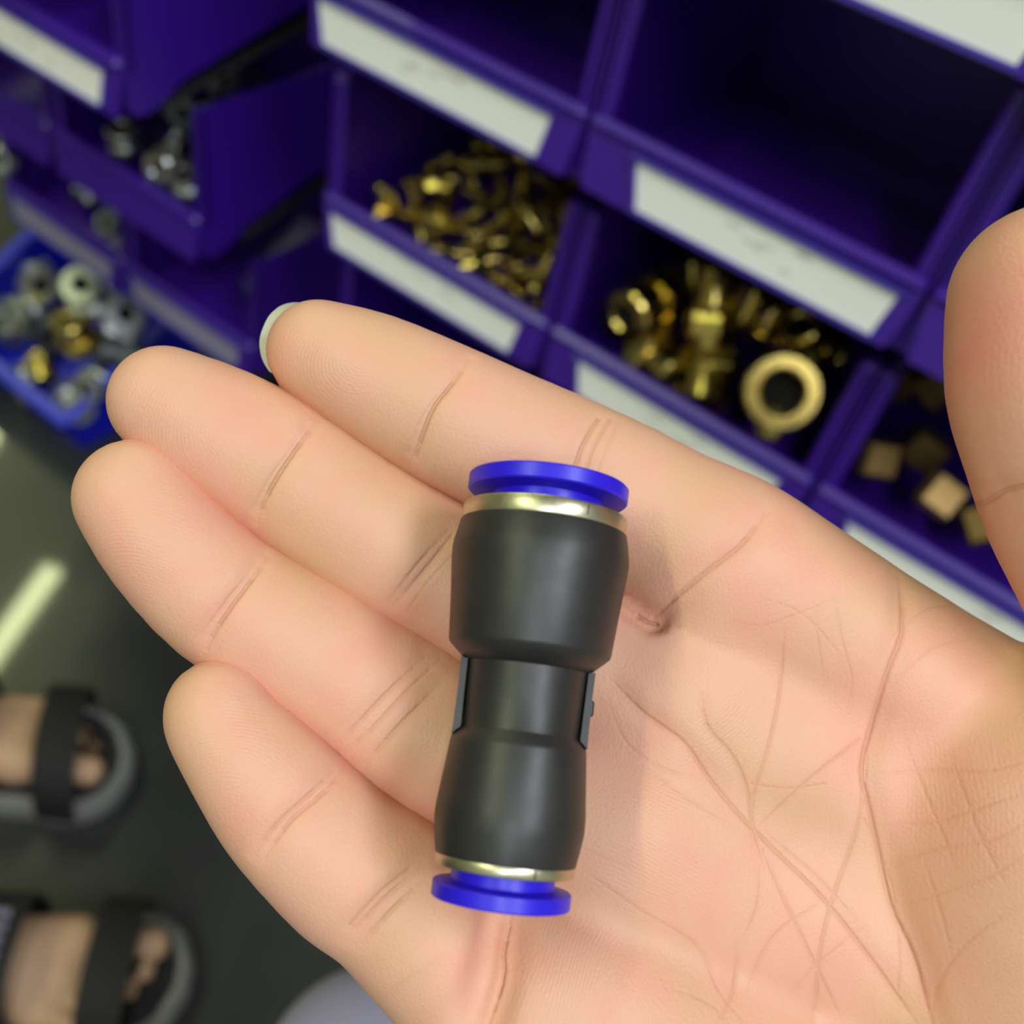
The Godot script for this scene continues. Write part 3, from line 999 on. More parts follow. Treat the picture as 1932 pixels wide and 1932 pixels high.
func foot_flesh(mirror: float, shin: Vector3) -> ArrayMesh:
	# millimetres, x forward, big toe towards +z * mirror
	var f := Flesh.new()
	f.klimb = 2.0
	f.kjoin = 10.0
	var m := mirror
	f.bone(0, Vector3(12, 58, 0), Vector3(45, 62, 0), 31, 31)
	f.bone(0, Vector3(45, 66, 0), Vector3(110, 62, 4 * m), 32, 27)
	f.bone(0, Vector3(110, 60, 6 * m), Vector3(180, 47, 22 * m), 26, 18)
	f.bone(0, Vector3(100, 54, -4 * m), Vector3(168, 43, -20 * m), 24, 15)
	f.bone(0, Vector3(120, 56, 0), Vector3(176, 45, 0), 24, 17)
	f.bone(0, Vector3(25, 75, 0), Vector3(20, 130, 0), 34, 33)
	f.bone(0, Vector3(20, 130, 0), shin, 33, 46)
	f.kin[0] = 16.0
	var toes := [[182, 24, 234, 27, 12.5], [184, 9, 232, 9, 8.8], [180, -3, 224, -5, 8.3], [174, -14, 213, -18, 8.0], [166, -25, 200, -31, 7.6]]
	for k in 5:
		var t = toes[k]
		f.bone(k + 1, Vector3(t[0], 44, t[1] * m), Vector3((t[0] + t[2]) / 2.0, 45, (t[1] + t[3]) / 2.0 * m), t[4] + 1.0, t[4] * 0.92)
		f.bone(k + 1, Vector3((t[0] + t[2]) / 2.0, 45, (t[1] + t[3]) / 2.0 * m), Vector3(t[2], 40, t[3] * m), t[4] * 0.92, t[4])
	f.all()
	var lo := Vector3(-40, 10, -60).min(shin - Vector3.ONE * 60)
	var hi := Vector3(260, 130, 60).max(shin + Vector3.ONE * 60)
	var r := f.mesh(4.0, lo, hi)
	var vs: PackedVector3Array = r[0]
	for i in vs.size(): vs[i] = vs[i] * 0.001
	return array_mesh(vs, r[1], r[2])

func build_feet() -> void:
	var foot_skin := mat("foot_skin", Color.from_rgba8(205, 165, 130), 0.6)
	var grey := mat("sandal_sole", Color.from_rgba8(128, 128, 124), 0.7)
	var black := mat("sandal_strap", Color.from_rgba8(26, 24, 26), 0.75)
	var bed := mat("sandal_footbed", Color.from_rgba8(38, 36, 36), 0.8)
	var pale := mat("strap_print", Color.from_rgba8(120, 116, 140), 0.7)
	# toe tips of the soles on the floor, as the photograph shows them
	var toes := [on_y(252, 1450, 0.015), on_y(362, 1850, 0.015)]
	var turn := [deg_to_rad(42.0), deg_to_rad(36.0)]
	var labels := ["black sandal with a grey sole rim on the left foot, the upper of the two", "black sandal with a pale mark on its strap, on the right foot nearest the knee"]
	var person := thing("person", "person seen only by two bare feet in black sandals on the dark floor", "person", Transform3D(Basis(), Vector3(toes[0].x - 0.2, 0, toes[0].z + 0.15)))
	for k in 2:
		var m := 1.0 if k == 0 else -1.0
		var b := Basis(Vector3.UP, turn[k])
		var heel: Vector3 = toes[k] - b * Vector3(0.265, 0, 0.012 * m)
		heel.y = 0.0
		var xf := Transform3D(b, heel)
		var t := thing("sandal", labels[k], "sandal", xf)
		part("sole", plate(sole_outline(0.0, m), 0.0, 0.027, 0.005), grey, t)
		part("footbed", plate(sole_outline(0.011, m), 0.02, 0.0285, 0.001), bed, t)
		part("strap", strap_mesh(0.198, 0.227, 0.049, 0.052, 0.081, 0.068, 0.004, 0.006 * m), black, t)
		var s2 := part("strap", strap_mesh(0.126, 0.155, 0.042, 0.044, 0.105, 0.100, 0.004, 0.003 * m), black, t)
		if k == 1:
			var st := start()
			for i in 5:
				chamfer_box(st, Transform3D(Basis(), Vector3(0.1405, 0.1065 - absf(i - 2) * 0.001, -0.018 + i * 0.009)), Vector3(0.013, 0.002, 0.006), 0.0005)
			part("printed_mark", st.commit(), pale, s2)
		var shin := Vector3(-90, 720, 0) if k == 0 else Vector3(-110, 720, 30)
		var local := person.transform.affine_inverse() * xf
		part("foot", foot_flesh(m, shin), foot_skin, person, local)
	build_knee()

func build_knee() -> void:
	# the grey trouser knee at the lower edge
	var cloth := mat("trouser_cloth", Color.from_rgba8(152, 147, 180), 0.9)
	cloth.rim_enabled = true
	cloth.rim = 0.2
	var knee := at(705, 2058, 0.42)
	var o := Vector3(knee.x, 0, knee.z)
	var person := thing("person", "person at the lower edge seen only by one knee in grey lavender trousers", "person", Transform3D(Basis(), o))
	var k := (knee - o) * 1000.0
	var f := Flesh.new()
	f.bone(0, k, k + Vector3(30, -10, 130), 43, 60)
	f.bone(0, k + Vector3(30, -10, 130), k + Vector3(90, -20, 330), 60, 75)
	f.bone(0, k, k + Vector3(30, -330, 70), 42, 46)
	f.kin[0] = 20.0
	f.all()
	var r := f.mesh(6.0, k + Vector3(-90, -400, -80), k + Vector3(200, 100, 430))
	var vs: PackedVector3Array = r[0]
	for i in vs.size(): vs[i] = vs[i] * 0.001
	part("trouser_leg", array_mesh(vs, r[1], r[2]), cloth, person)

# ------------------------------------------------------------------ the hand
var hand_xf := Transform3D()
const MAP_MM := 190.0                    # side of the square of palm that the skin map covers
const MAP_ORIGIN := Vector2(-75, -95)    # its lower left corner in the palm's plane

func hp(px: float, py: float, depth: float) -> Vector3:
	return (hand_xf.affine_inverse() * at(px, py, depth)) * 1000.0

func chain(f: Flesh, g: int, pts: Array) -> void:
	# pts: [px, py, radius px, depth of the centre]
	var joints: Array[Vector4] = []
	for p in pts:
		var v := hp(p[0], p[1], p[3])
		joints.append(Vector4(v.x, v.y, v.z, p[2] * p[3] / F * 1000.0))
	var last := joints[0]
	for i in joints.size() - 1:
		var a := joints[maxi(i - 1, 0)]
		var d := joints[mini(i + 2, joints.size() - 1)]
		for k in range(1, 4):
			var v := catmull(a, joints[i], joints[i + 1], d, k / 3.0)
			f.bone(g, Vector3(last.x, last.y, last.z), Vector3(v.x, v.y, v.z), last.w, v.w)
			last = v

func catmull(a: Vector4, b: Vector4, c: Vector4, d: Vector4, t: float) -> Vector4:
	return 0.5 * (2.0 * b + (c - a) * t + (2.0 * a - 5.0 * b + 4.0 * c - d) * t * t + (3.0 * b - a - 3.0 * c + d) * t * t * t)

func build_hand() -> void:
	hand_xf = Transform3D(eye_basis.orthonormalized() * Basis(Vector3.RIGHT, deg_to_rad(-10.0)), at(1050, 1250, 0.152))
	var f := Flesh.new()
	f.klimb = 0.25
	f.kjoin = 7.0
	# palm: metacarpals, thenar and little-finger mounds, wrist
	chain(f, 0, [[1350, 1062, 138, 0.150], [1528, 1182, 138, 0.1515], [1850, 1385, 150, 0.153], [2240, 1640, 200, 0.158]])
	chain(f, 0, [[1260, 1330, 150, 0.151], [1470, 1450, 160, 0.1525], [1850, 1640, 180, 0.156]])
	chain(f, 0, [[1130, 1550, 150, 0.1475], [1380, 1660, 165, 0.1505], [1800, 1840, 200, 0.155]])
	chain(f, 0, [[970, 1915, 150, 0.139], [1200, 2010, 175, 0.142], [1600, 2200, 230, 0.148], [2050, 2350, 280, 0.156]])
	chain(f, 0, [[1850, 1640, 180, 0.156], [2300, 2050, 300, 0.160], [2900, 2550, 330, 0.165]])
	chain(f, 0, [[1600, 2200, 230, 0.150], [2350, 2400, 310, 0.160]])
	chain(f, 0, [[2180, 1430, 195, 0.138], [1940, 1660, 235, 0.145], [2050, 2000, 290, 0.152]])
	f.kin[0] = 9.0
	# fingers
	chain(f, 1, [[601, 664, 97, 0.1470], [702, 711, 119, 0.1470], [825, 775, 132, 0.1470], [944, 832, 136, 0.1477], [1079, 894, 140, 0.1488], [1220, 966, 142, 0.1495], [1350, 1062, 142, 0.150]])
	chain(f, 2, [[312, 758, 105, 0.1460], [422, 816, 122, 0.1460], [533, 888, 132, 0.1465], [692, 999, 136, 0.1475], [812, 1072, 138, 0.1487], [960, 1154, 138, 0.1500], [1260, 1330, 150, 0.151]])
	chain(f, 3, [[251, 939, 108, 0.1420], [324, 1031, 120, 0.1420], [428, 1131, 129, 0.1425], [559, 1208, 133, 0.1438], [709, 1304, 142, 0.1448], [846, 1407, 149, 0.1459], [1130, 1550, 150, 0.1475]])
	chain(f, 4, [[413, 1341, 98, 0.1365], [425, 1372, 102, 0.1365], [500, 1468, 123, 0.1365], [563, 1543, 134, 0.1365], [665, 1638, 144, 0.1369], [740, 1687, 147, 0.1374], [835, 1790, 148, 0.1382], [970, 1915, 152, 0.139]])
	chain(f, 5, [[1977, 566, 178, 0.128], [1987, 720, 188, 0.128], [2014, 845, 180, 0.1285], [2042, 962, 170, 0.130], [2085, 1090, 152, 0.132], [2150, 1230, 150, 0.135], [2180, 1430, 185, 0.138]])
	for g in range(1, 6): f.kin[g] = 0.5
	f.all()
	# pads that swell between the creases, and the hollow of the palm
	var swell := func(px: float, py: float, high: float, wide: float) -> void:
		var o := hp(px, py, 0.07)
		var d := (hp(px, py, 0.2) - o).normalized()
		var p := f.hit(o, d, 200.0)
		f.groove(p, p, -high, wide)
	var creases := hand_creases()
	var traced := []
	for c in creases:
		var line := PackedVector3Array()
		var pts: Array = c[0]
		# spline through the points, dropped onto the skin along the line of sight
		var cu := Curve2D.new()
		for i in pts.size():
			var tan := Vector2()
			if i > 0 and i < pts.size() - 1: tan = (Vector2(pts[i + 1][0], pts[i + 1][1]) - Vector2(pts[i - 1][0], pts[i - 1][1])) / 6.0
			cu.add_point(Vector2(pts[i][0], pts[i][1]), -tan, tan)
		var long := cu.get_baked_length()
		var n := maxi(2, int(long / 26.0))
		for i in n + 1:
			var q := cu.sample_baked(long * i / n)
			var o := hp(q.x, q.y, 0.07)
			line.append(f.hit(o, (hp(q.x, q.y, 0.2) - o).normalized(), 200.0))
		traced.append([line, c[1], c[2]])
	for s in [[640, 690, 0.7, 7.0], [330, 800, 0.7, 7.0], [290, 1000, 0.8, 8.0], [430, 1420, 0.7, 7.0], [960, 830, 0.35, 6.0], [690, 985, 0.4, 6.0], [560, 1195, 0.4, 6.0], [660, 1625, 0.4, 7.0], [1300, 960, 0.8, 9.0], [1320, 1250, 0.8, 9.0], [1230, 1560, 1.0, 9.0], [1090, 1830, 1.3, 8.0], [1840, 1500, 1.5, 14.0], [860, 1830, 0.8, 7.0], [1100, 1800, 0.8, 8.0], [1200, 1838, 1.2, 9.0], [1320, 1880, 1.2, 9.0], [1440, 1920, 1.0, 9.0], [1500, 1280, -1.0, 16.0], [1520, 1650, -1.6, 16.0]]:
		swell.call(s[0], s[1], s[2], s[3])
	# deep folds are real grooves in the surface
	for c in traced:
		if c[1] > 0.25:
			var line: PackedVector3Array = c[0]
			for i in line.size() - 1:
				f.groove(line[i], line[i + 1], c[1] * (1.0 if c[1] > 0.7 else 0.55), c[2] * 1.25)
	f.all()
	var lo := Vector3(-82, -98, -38)
	var hi := Vector3(112, 66, 46)
	var r := f.mesh(1.0, lo, hi)
	var vs: PackedVector3Array = r[0]
	var ns: PackedVector3Array = r[1]
	var uvs := PackedVector2Array()
	var cols := PackedColorArray()
	# skin tones: blotches, pink finger pads, yellower finger segments and thenar
	var n1 := FastNoiseLite.new()
	n1.seed = 3
	n1.frequency = 0.045
	n1.fractal_octaves = 3
	var n2 := FastNoiseLite.new()
	n2.seed = 9
	n2.frequency = 0.13
	n2.fractal_octaves = 2
	var base := Color.from_rgba8(223, 169, 144).srgb_to_linear()
	var pink := Color.from_rgba8(229, 143, 130).srgb_to_linear()
	var sallow := Color.from_rgba8(212, 168, 130).srgb_to_linear()
	var spots := []
	for s in [[620, 700, 10.0, 0.75], [380, 830, 10.0, 0.8], [300, 1060, 11.0, 0.9], [430, 1430, 11.0, 0.95], [700, 760, 8.0, 0.4], [1230, 1560, 11.0, 0.75], [1080, 1830, 9.0, 0.6], [1500, 1200, 10.0, 0.4], [1450, 1300, 8.0, 0.4], [1920, 1430, 8.0, 0.5], [1870, 620, 9.0, 0.4], [1040, 1770, 8.0, 0.5], [330, 1130, 8.0, 0.5], [510, 1500, 7.0, 0.6]]:
		var o := hp(s[0], s[1], 0.07)
		spots.append([f.hit(o, (hp(s[0], s[1], 0.2) - o).normalized(), 200.0), s[2], s[3]])
	for i in vs.size():
		var p := vs[i]
		var pk := 0.08 + 0.28 * n1.get_noise_3dv(p) + 0.22 * n2.get_noise_3dv(p)
		for s in spots:
			var q: float = p.distance_squared_to(s[0]) / (s[1] * s[1])
			if q < 5.0: pk += s[2] * 1.5 * exp(-q)
		var c := base.lerp(pink, clampf(pk, 0.0, 1.0))
		var sa := n1.get_noise_3dv(p * 0.8 + Vector3(50, 0, 0)) * 0.9 + 0.15
		c = c.lerp(sallow, clampf(sa, 0.0, 0.7) * (1.0 - clampf(pk, 0.0, 1.0)))
		cols.append(c)
		uvs.append(Vector2((p.x - MAP_ORIGIN.x) / MAP_MM, 1.0 - (p.y - MAP_ORIGIN.y) / MAP_MM))
		vs[i] = p * 0.001
	var skin := mat("skin", Color(1, 1, 1), 0.5, 0.0, 0.45)
	skin.cull_mode = BaseMaterial3D.CULL_BACK
	skin.vertex_color_use_as_albedo = true
	skin.subsurf_scatter_enabled = true
	skin.subsurf_scatter_strength = 0.05
	skin_maps(skin, traced)
	var t := thing("person", "open right palm and fingers of a person cradling the black tube connector", "hand", hand_xf)
	part("hand", array_mesh(vs, ns, r[2], uvs, cols), skin, t)
	build_nail(t)

func build_nail(t: Node3D) -> void:
	# the pale edge of the index fingernail, a thin curved plate on the back of the tip
	var st := start()
	var c := hp(600, 662, 0.1535) * 0.001
	var axis := (hp(601, 664, 0.1475) - hp(829, 769, 0.1475)).normalized()
	var back := (Vector3(0, 0, -1) - axis * axis.dot(Vector3(0, 0, -1))).normalized()
	back = back.rotated(axis, -0.30)
	var side := axis.cross(back).normalized()
	var rr := 0.00735
	c -= back * rr
	var nu := 24
	var nv := 8
	for lay_ in 2:
		for i in nu:
			for j in nv:
				var q := []
				var nn := []
				for k in [[i, j], [i + 1, j], [i + 1, j + 1], [i, j + 1]]:
					var an := lerpf(-0.95, 0.95, float(k[0]) / nu)
					var u := float(k[1]) / nv
					var reach := 0.0086 - 0.0040 * pow(absf(an) / 0.95, 2.4)
					var x := lerpf(-0.006, reach, u)
					var rad := rr - (0.0 if lay_ == 0 else 0.0005) - 0.0006 * u * u
					q.append(c + axis * x + (back * cos(an) + side * sin(an)) * rad)
					nn.append((back * cos(an) + side * sin(an)) * (1.0 if lay_ == 0 else -1.0))
				tri(st, q[0], q[1], q[2], nn[0], nn[1], nn[2])
				tri(st, q[0], q[2], q[3], nn[0], nn[2], nn[3])
	var m := mat("nail", Color.from_rgba8(226, 226, 206), 0.35)
	m.backlight_enabled = true
	m.backlight = Color(0.9, 0.9, 0.85)
	var o := part("fingernail", st.commit(), m, t)
	o.set_meta("label", "pale fingernail edge behind the index fingertip")

func hand_creases() -> Array:
	# [points in the photograph, depth mm, width mm]
	return [
		# finger joints
		[[[884, 678], [850, 725], [815, 770], [785, 850], [770, 880]], 0.55, 0.9], [[[868, 690], [800, 780], [768, 850]], 0.12, 0.5],
		[[[1128, 790], [1100, 835], [1083, 885], [1070, 930]], 0.45, 0.9], [[[1150, 790], [1120, 840], [1105, 885]], 0.3, 0.8], [[[1165, 800], [1140, 850], [1125, 890]], 0.12, 0.6],
		[[[600, 790], [565, 835], [520, 900], [490, 960], [482, 985]], 0.55, 0.9], [[[575, 810], [505, 905], [470, 980]], 0.14, 0.6],
		[[[870, 985], [820, 1050], [770, 1110], [745, 1140]], 0.4, 0.9], [[[845, 1000], [790, 1060], [735, 1130]], 0.25, 0.8], [[[860, 1040], [805, 1100], [770, 1150]], 0.14, 0.7],
		[[[505, 1050], [475, 1090], [430, 1150], [395, 1205], [388, 1225]], 0.5, 0.9], [[[480, 1065], [420, 1140], [380, 1195]], 0.3, 0.8],
		[[[830, 1245], [760, 1310], [700, 1375], [650, 1415]], 0.3, 0.9], [[[800, 1240], [730, 1305], [640, 1400]], 0.35, 0.9], [[[830, 1290], [750, 1370], [690, 1440]], 0.35, 0.9],
		[[[650, 1450], [610, 1495], [545, 1550], [500, 1615]], 0.4, 0.9], [[[630, 1455], [580, 1500], [520, 1555], [480, 1610]], 0.35, 0.8],
		[[[790, 1640], [740, 1680], [690, 1730], [650, 1770]], 0.3, 0.9], [[[770, 1640], [720, 1680], [660, 1745]], 0.26, 0.8], [[[800, 1660], [740, 1715], [680, 1780]], 0.35, 0.9],
		[[[1868, 944], [1895, 925], [1932, 914]], 0.45, 0.9],
		# the pit where the index base meets the palm, and folds that run from it
		[[[1165, 1130], [1195, 1150], [1225, 1172]], 1.4, 1.1], [[[1205, 1160], [1228, 1174], [1240, 1176]], 1.0, 0.9],
		[[[1228, 1172], [1270, 1130], [1330, 1080], [1400, 1025], [1440, 970]], 0.45, 1.3],
		[[[963, 1728], [958, 1765], [950, 1802], [951, 1840], [940, 1885], [920, 1940]], 0.68, 0.9], [[[948, 1728], [940, 1780], [934, 1835], [915, 1900], [900, 1945]], 1.06, 2.2],
		# palm lines
		[[[1160, 1290], [1215, 1345], [1290, 1400], [1340, 1470], [1400, 1540], [1470, 1610], [1560, 1700], [1660, 1830], [1730, 1932]], 0.34, 1.0],
		[[[1322, 1310], [1335, 1370], [1380, 1420], [1410, 1480], [1425, 1560], [1450, 1640]], 0.28, 0.8],
		[[[1480, 1190], [1475, 1300], [1450, 1420], [1425, 1500], [1425, 1580]], 0.24, 0.7],
		[[[1700, 1090], [1705, 1190], [1680, 1260], [1650, 1360], [1630, 1450], [1645, 1530], [1665, 1620], [1690, 1720], [1730, 1810], [1760, 1932]], 0.5, 1.5],
		[[[1640, 1400], [1635, 1480], [1620, 1570], [1580, 1690], [1550, 1800], [1535, 1932]], 0.26, 0.9],
		[[[1390, 1780], [1380, 1850], [1340, 1932]], 0.26, 1.0], [[[1440, 1640], [1430, 1720], [1390, 1790]], 0.2, 0.9],
		[[[1430, 1570], [1500, 1500], [1580, 1430], [1650, 1380]], 0.2, 0.7], [[[1420, 1480], [1490, 1490], [1560, 1480]], 0.12, 0.5],
		[[[1435, 1580], [1480, 1690], [1530, 1800], [1590, 1932]], 0.22, 0.8], [[[1440, 1570], [1540, 1650], [1620, 1740]], 0.16, 0.7],
		[[[1400, 1870], [1460, 1770], [1570, 1700]], 0.16, 0.7], [[[1100, 1640], [1200, 1710], [1310, 1780], [1350, 1860], [1410, 1932]], 0.14, 0.9],
		# fine lines
		[[[1440, 1130], [1520, 1160], [1600, 1250]], 0.10, 0.5], [[[1380, 1170], [1440, 1180], [1500, 1160], [1600, 1120]], 0.08, 0.5],
		[[[1580, 1120], [1590, 1200], [1610, 1280], [1600, 1340]], 0.10, 0.5], [[[1540, 1120], [1545, 1200], [1560, 1290]], 0.10, 0.5],
		[[[1690, 1200], [1740, 1150], [1800, 1140]], 0.12, 0.6], [[[1690, 1280], [1760, 1220], [1840, 1200]], 0.10, 0.6],
		[[[1660, 1460], [1760, 1450], [1850, 1450], [1932, 1430]], 0.10, 0.6], [[[1660, 1560], [1760, 1545], [1860, 1510], [1932, 1490]], 0.10, 0.6],
		[[[1670, 1640], [1760, 1600], [1860, 1580], [1932, 1540]], 0.10, 0.6], [[[1690, 1720], [1780, 1680], [1860, 1650], [1932, 1600]], 0.09, 0.6],
		[[[1700, 1380], [1740, 1500], [1800, 1640]], 0.09, 0.6], [[[1780, 1420], [1830, 1560], [1900, 1680]], 0.09, 0.6], [[[1740, 1620], [1780, 1740], [1800, 1830]], 0.08, 0.6],
		[[[1930, 1700], [1840, 1760], [1780, 1840], [1760, 1932]], 0.1, 0.8], [[[1250, 1850], [1330, 1880], [1380, 1932]], 0.1, 0.7],
		[[[1410, 1010], [1350, 1060], [1290, 1110]], 0.15, 0.8], [[[700, 1890], [760, 1850], [840, 1800]], 0.06, 0.6], [[[1040, 1560], [1100, 1600], [1200, 1640]], 0.06, 0.6],
		[[[1150, 1330], [1180, 1400], [1250, 1450], [1330, 1470]], 0.1, 0.7], [[[1610, 1500], [1680, 1650], [1700, 1780], [1690, 1932]], 0.12, 0.8],
		[[[1480, 1880], [1560, 1810], [1640, 1750]], 0.12, 0.7], [[[1390, 1560], [1290, 1500], [1210, 1440]], 0.1, 0.8]]

func skin_maps(skin: StandardMaterial3D, traced: Array) -> void:
	# relief: skin grain, finger ridges and creases; colour: creases are a little redder
	var size := 2048
	var per := size / MAP_MM
	var h := PackedFloat32Array()
	h.resize(size * size)
	h.fill(0.62)
	# fine pores and grain from noise
	var nz := FastNoiseLite.new()
	nz.seed = 21
	nz.frequency = 0.16
	nz.fractal_octaves = 3
	var nl := FastNoiseLite.new()
	nl.seed = 5
	nl.frequency = 0.012
	nl.fractal_octaves = 1
	var swirl := nl.get_image(512, 512).get_data()
	var grain := nz.get_image(512, 512).get_data()
	for y in size:
		var row := (y & 511) * 512
		var o := y * size
		for x in size:
			h[o + x] += (grain[row + (x & 511)] - 128) * 0.00020
	# ridges on the finger pads and palm mounds: [px, py, depth, radius mm, bend centre px, py]
	for s in [[610, 690, 0.14, 8.5, 690, 690, 1.3], [330, 810, 0.14, 9.5, 470, 830, 1.2], [270, 1000, 0.136, 10.5, 260, 1190, 1.1], [425, 1390, 0.13, 10.5, 420, 1580, 1.1], [1240, 1570, 0.14, 13.0, 1000, 2100, 1.0], [1330, 1370, 0.142, 9.0, 1180, 1180, 1.0], [1500, 1480, 0.143, 9.0, 2400, 1500, 1.0], [1780, 1520, 0.14, 11.0, 2900, 1600, 1.0], [1880, 700, 0.118, 9.0, 2060, 700, 0.8], [1080, 1850, 0.13, 9.0, 1700, 2100, 1.0]]:
		var c := hp(s[0], s[1], s[2])
		var b := hp(s[4], s[5], s[2])
		var cx := (c.x - MAP_ORIGIN.x) * per
		var cy := size - (c.y - MAP_ORIGIN.y) * per
		var bx := (b.x - MAP_ORIGIN.x) * per
		var by := size - (b.y - MAP_ORIGIN.y) * per
		var rad: float = s[3] * per
		var wave: float = TAU / (0.52 * per)
		for y in range(maxi(0, int(cy - rad)), mini(size, int(cy + rad))):
			for x in range(maxi(0, int(cx - rad)), mini(size, int(cx + rad))):
				var q := ((x - cx) * (x - cx) + (y - cy) * (y - cy)) / (rad * rad)
				if q < 1.0:
					var dx := x - bx
					var dy := (y - by) * s[6] as float
					h[y * size + x] += (0.012 if cx < 0.52 * size else 0.006) * sin(sqrt(dx * dx + dy * dy) * wave + (swirl[((y >> 1) & 511) * 512 + ((x >> 1) & 511)] - 128) * 0.06) * (1.0 - q)
	# creases
	var cs := 1024
	var tint := PackedFloat32Array()
	tint.resize(cs * cs)
	var trough := PackedFloat32Array()
	trough.resize(size * size)
	for c in traced:
		var line: PackedVector3Array = c[0]
		var depth: float = minf(c[1], 0.6)
		for i in line.size() - 1:
			var taper := 1.0
			if line.size() > 6:
				taper = minf(1.0, minf(i + 1.0, line.size() - 1.0 - i) / 3.0)
			var a := Vector2((line[i].x - MAP_ORIGIN.x) * per, size - (line[i].y - MAP_ORIGIN.y) * per)
			var b := Vector2((line[i + 1].x - MAP_ORIGIN.x) * per, size - (line[i + 1].y - MAP_ORIGIN.y) * per)
			if a.distance_to(b) > 60: continue
			var wide: float = (0.14 + c[2] * 0.13) * per
			if c[1] < 1.05: crease(trough, size, a, b, wide, (0.015 + depth * 0.36) * taper)
			crease(tint, cs, a * 0.5, b * 0.5, wide * 0.75, (0.03 + depth * 0.62) * taper)
	for i in size * size:
		if trough[i] > 0.0: h[i] -= trough[i]
	var img := Image.create_from_data(size, size, false, Image.FORMAT_RF, h.to_byte_array())
	skin.heightmap_enabled = true
	skin.heightmap_scale = 0.11        # centimetres for the full range
	skin.heightmap_texture = ImageTexture.create_from_image(img)
	var bytes := PackedByteArray()
	bytes.resize(cs * cs * 3)
	for i in cs * cs:
		var v := minf(tint[i], 1.0)
		bytes[i * 3] = int(255.0 * (1.0 - 0.13 * v))
		bytes[i * 3 + 1] = int(255.0 * (1.0 - 0.27 * v))
		bytes[i * 3 + 2] = int(255.0 * (1.0 - 0.34 * v))
	skin.albedo_texture = ImageTexture.create_from_image(Image.create_from_data(cs, cs, false, Image.FORMAT_RGB8, bytes))
	skin.roughness_texture = null

func crease(buf: PackedFloat32Array, size: int, a: Vector2, b: Vector2, wide: float, depth: float) -> void:
	# the deeper of what is there and a soft trough along the segment
	var reach := wide * 2.2
	var x0 := maxi(0, int(minf(a.x, b.x) - reach))
	var x1 := mini(size - 1, int(maxf(a.x, b.x) + reach))
	var y0 := maxi(0, int(minf(a.y, b.y) - reach))
	var y1 := mini(size - 1, int(maxf(a.y, b.y) + reach))
	var s := b - a
	var inv := 1.0 / maxf(s.length_squared(), 1e-6)
	var iw := 1.0 / (wide * wide)
	for y in range(y0, y1 + 1):
		for x in range(x0, x1 + 1):
			var p := Vector2(x, y) - a
			var q := (p - s * clampf(p.dot(s) * inv, 0.0, 1.0)).length_squared() * iw
			if q < 4.8:
				var v := depth * exp(-q)
				var o := y * size + x
				if v > buf[o]: buf[o] = v

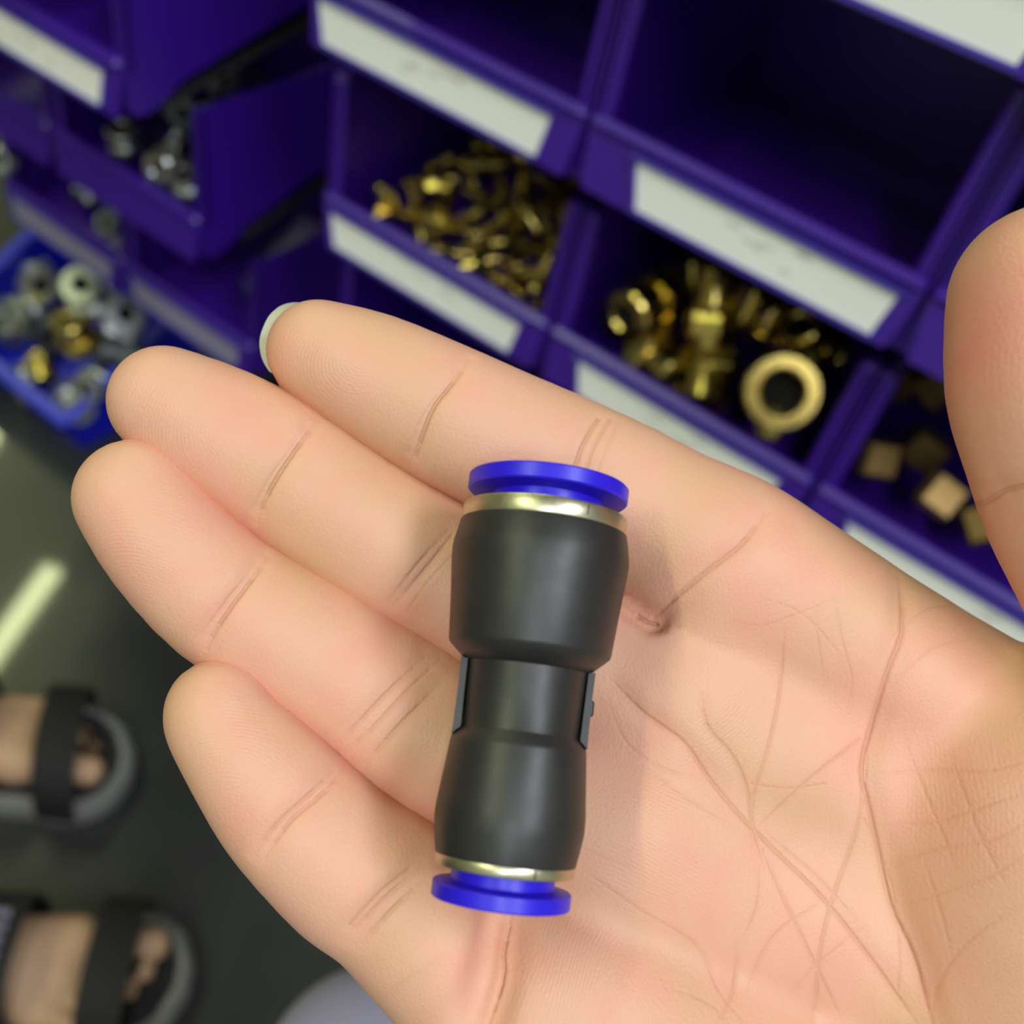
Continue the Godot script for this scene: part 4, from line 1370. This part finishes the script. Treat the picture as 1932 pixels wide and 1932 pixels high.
# ------------------------------------------------------------------ the connector
func build_connector() -> void:
	var zt := 0.1300
	var zb := 0.1192
	var top := at(1036, 911, zt)
	var bot := at(943.5, 1702, zb)
	var axis := (top - bot).normalized()
	var long := top.distance_to(bot)
	var z := (eye_basis.z - axis * axis.dot(eye_basis.z)).normalized()
	var x := axis.cross(z)
	var t := thing("tube_connector", "black plastic push-in tube connector with blue release rings lying across the fingers", "connector", Transform3D(Basis(x, axis, z), bot))
	# r, y in the photograph -> radius and height in metres
	var pt := func(r: float, y: float) -> Vector2:
		var s := (y - 911.0) / 791.0
		var k := s * zt / (zb - s * (zb - zt))
		var d := lerpf(zt, zb, k)
		return Vector2(r * d / F, long * (1.0 - k))
	var line := func(pts: Array) -> Array:
		var o := []
		for p in pts: o.append(pt.call(p[0], p[1]))
		return o
	var black := mat("black_nylon", Color(1, 1, 1), 0.5, 0.0, 0.55)
	black.albedo_texture = noise_texture(512, 0.35, 2, Color.from_rgba8(24, 24, 25), Color.from_rgba8(34, 34, 35), 31)
	var speck: NoiseTexture2D = black.albedo_texture
	var g := Gradient.new()
	g.offsets = PackedFloat32Array([0.0, 0.5, 0.70, 0.84, 0.95])
	g.colors = PackedColorArray([Color.from_rgba8(26, 26, 27), Color.from_rgba8(29, 29, 30), Color.from_rgba8(40, 39, 37), Color.from_rgba8(70, 68, 63), Color.from_rgba8(150, 146, 136)])
	speck.color_ramp = g
	black.uv1_triplanar = true
	black.uv1_scale = Vector3.ONE * 45
	black.roughness_texture = noise_texture(256, 0.02, 3, Color(0.8, 0.8, 0.8), Color(1, 1, 1), 33)
	black.heightmap_enabled = true
	black.heightmap_texture = noise_texture(256, 0.4, 1, Color(0, 0, 0), Color(1, 1, 1), 35)
	black.heightmap_scale = 0.0010
	# body: wide barrel, waist, narrow barrel
	var st := start()
	lathe(st, line.call([[120, 1622], [133, 1621], [134, 1617], [138, 1592], [141.5, 1566], [142.5, 1552], [142, 1530], [129, 1408], [127, 1399], [113, 1384], [111, 1378], [113, 1300], [114, 1259], [125, 1253], [152, 1228], [154, 1221], [160, 1140], [166, 1075], [167, 1052], [165.5, 1038], [158, 1003], [156.5, 999], [145, 998]]), 96)
	# mould ribs at both sides of the waist and along the barrels
	for s in [-1.0, 1.0]:
		var q := []
		for p in [[113, 1258], [126, 1256], [125, 1300], [126, 1372], [127, 1398], [112, 1384]]:
			var v: Vector2 = pt.call(p[0], p[1])
			q.append(v)
		for e in [-1.0, 1.0]:
			var face := []
			for v in q: face.append(Vector3(s * v.x, v.y, e * 0.0021))
			var n := Vector3(0, 0, e)
			for k in range(1, face.size() - 1): tri(st, face[0], face[k], face[k + 1], n, n, n)
		for k in q.size():
			var a: Vector2 = q[k]
			var b: Vector2 = q[(k + 1) % q.size()]
			var n := Vector3(s, 0, 0)
			if k == 0: n = Vector3.UP
			if k == 4: n = Vector3.DOWN
			tri(st, Vector3(s * a.x, a.y, 0.0021), Vector3(s * b.x, b.y, 0.0021), Vector3(s * b.x, b.y, -0.0021), n, n, n)
			tri(st, Vector3(s * a.x, a.y, 0.0021), Vector3(s * b.x, b.y, -0.0021), Vector3(s * a.x, a.y, -0.0021), n, n, n)
	var nub: Vector2 = pt.call(127, 1322)
	chamfer_box(st, Transform3D(Basis(), Vector3(nub.x, nub.y, 0.0004)), Vector3(0.0007, 0.0019, 0.0012), 0.0002)
	part("body", st.commit(), black, t)
	# collars of plated metal with a hairline slit
	var plate_m := mat("plated_collar", Color.from_rgba8(200, 194, 166), 0.44, 1.0)
	plate_m.roughness_texture = noise_texture(256, 0.06, 3, Color(0.65, 0.65, 0.65), Color(1, 1, 1), 41)
	plate_m.uv1_triplanar = true
	plate_m.uv1_scale = Vector3(200, 60, 200)
	var dark := mat("slit_shadow", Color.from_rgba8(40, 34, 28), 0.6)
	for c in [[[[110, 1001], [153.5, 1000], [155, 997], [155, 972], [153, 969], [104, 969]], 977.0, 990.0, 155.0, 0.46], [[[104, 1640], [131, 1640], [133, 1637], [133.5, 1620], [132, 1617], [110, 1616]], 1622.0, 1632.0, 133.5, 0.40]]:
		var o := part("metal_collar", lathe_mesh(line.call(c[0] if c[0][0][1] > c[0][-1][1] else c[0]), 96), plate_m, t)
		var v: Vector2 = pt.call(c[3], (c[1] + c[2]) / 2)
		var an: float = c[4]
		part("slit", box_mesh(Vector3(0.00012, 0.0012, 0.0002), 0.00002), dark, o, Transform3D(Basis(Vector3.UP, an), Vector3(sin(an) * v.x, v.y, cos(an) * v.x)))
	# blue release rings: a sleeve and a thick flange, open for the tube
	var blue := mat("blue_release_ring", Color.from_rgba8(38, 18, 214), 0.38)
	blue.subsurf_scatter_enabled = true
	blue.subsurf_scatter_strength = 0.03
	part("release_ring", lathe_mesh(line.call([[88, 1010], [104, 1010], [106, 944], [148, 940], [151, 937], [151, 914], [148, 911], [92, 911], [88, 914], [88, 1010]]), 96), blue, t)
	part("release_ring", lathe_mesh(line.call([[80, 1600], [80, 1699], [83, 1702], [129, 1702], [132, 1699], [132, 1673], [129, 1670], [99, 1666], [97, 1600], [80, 1600]]), 96), blue, t)
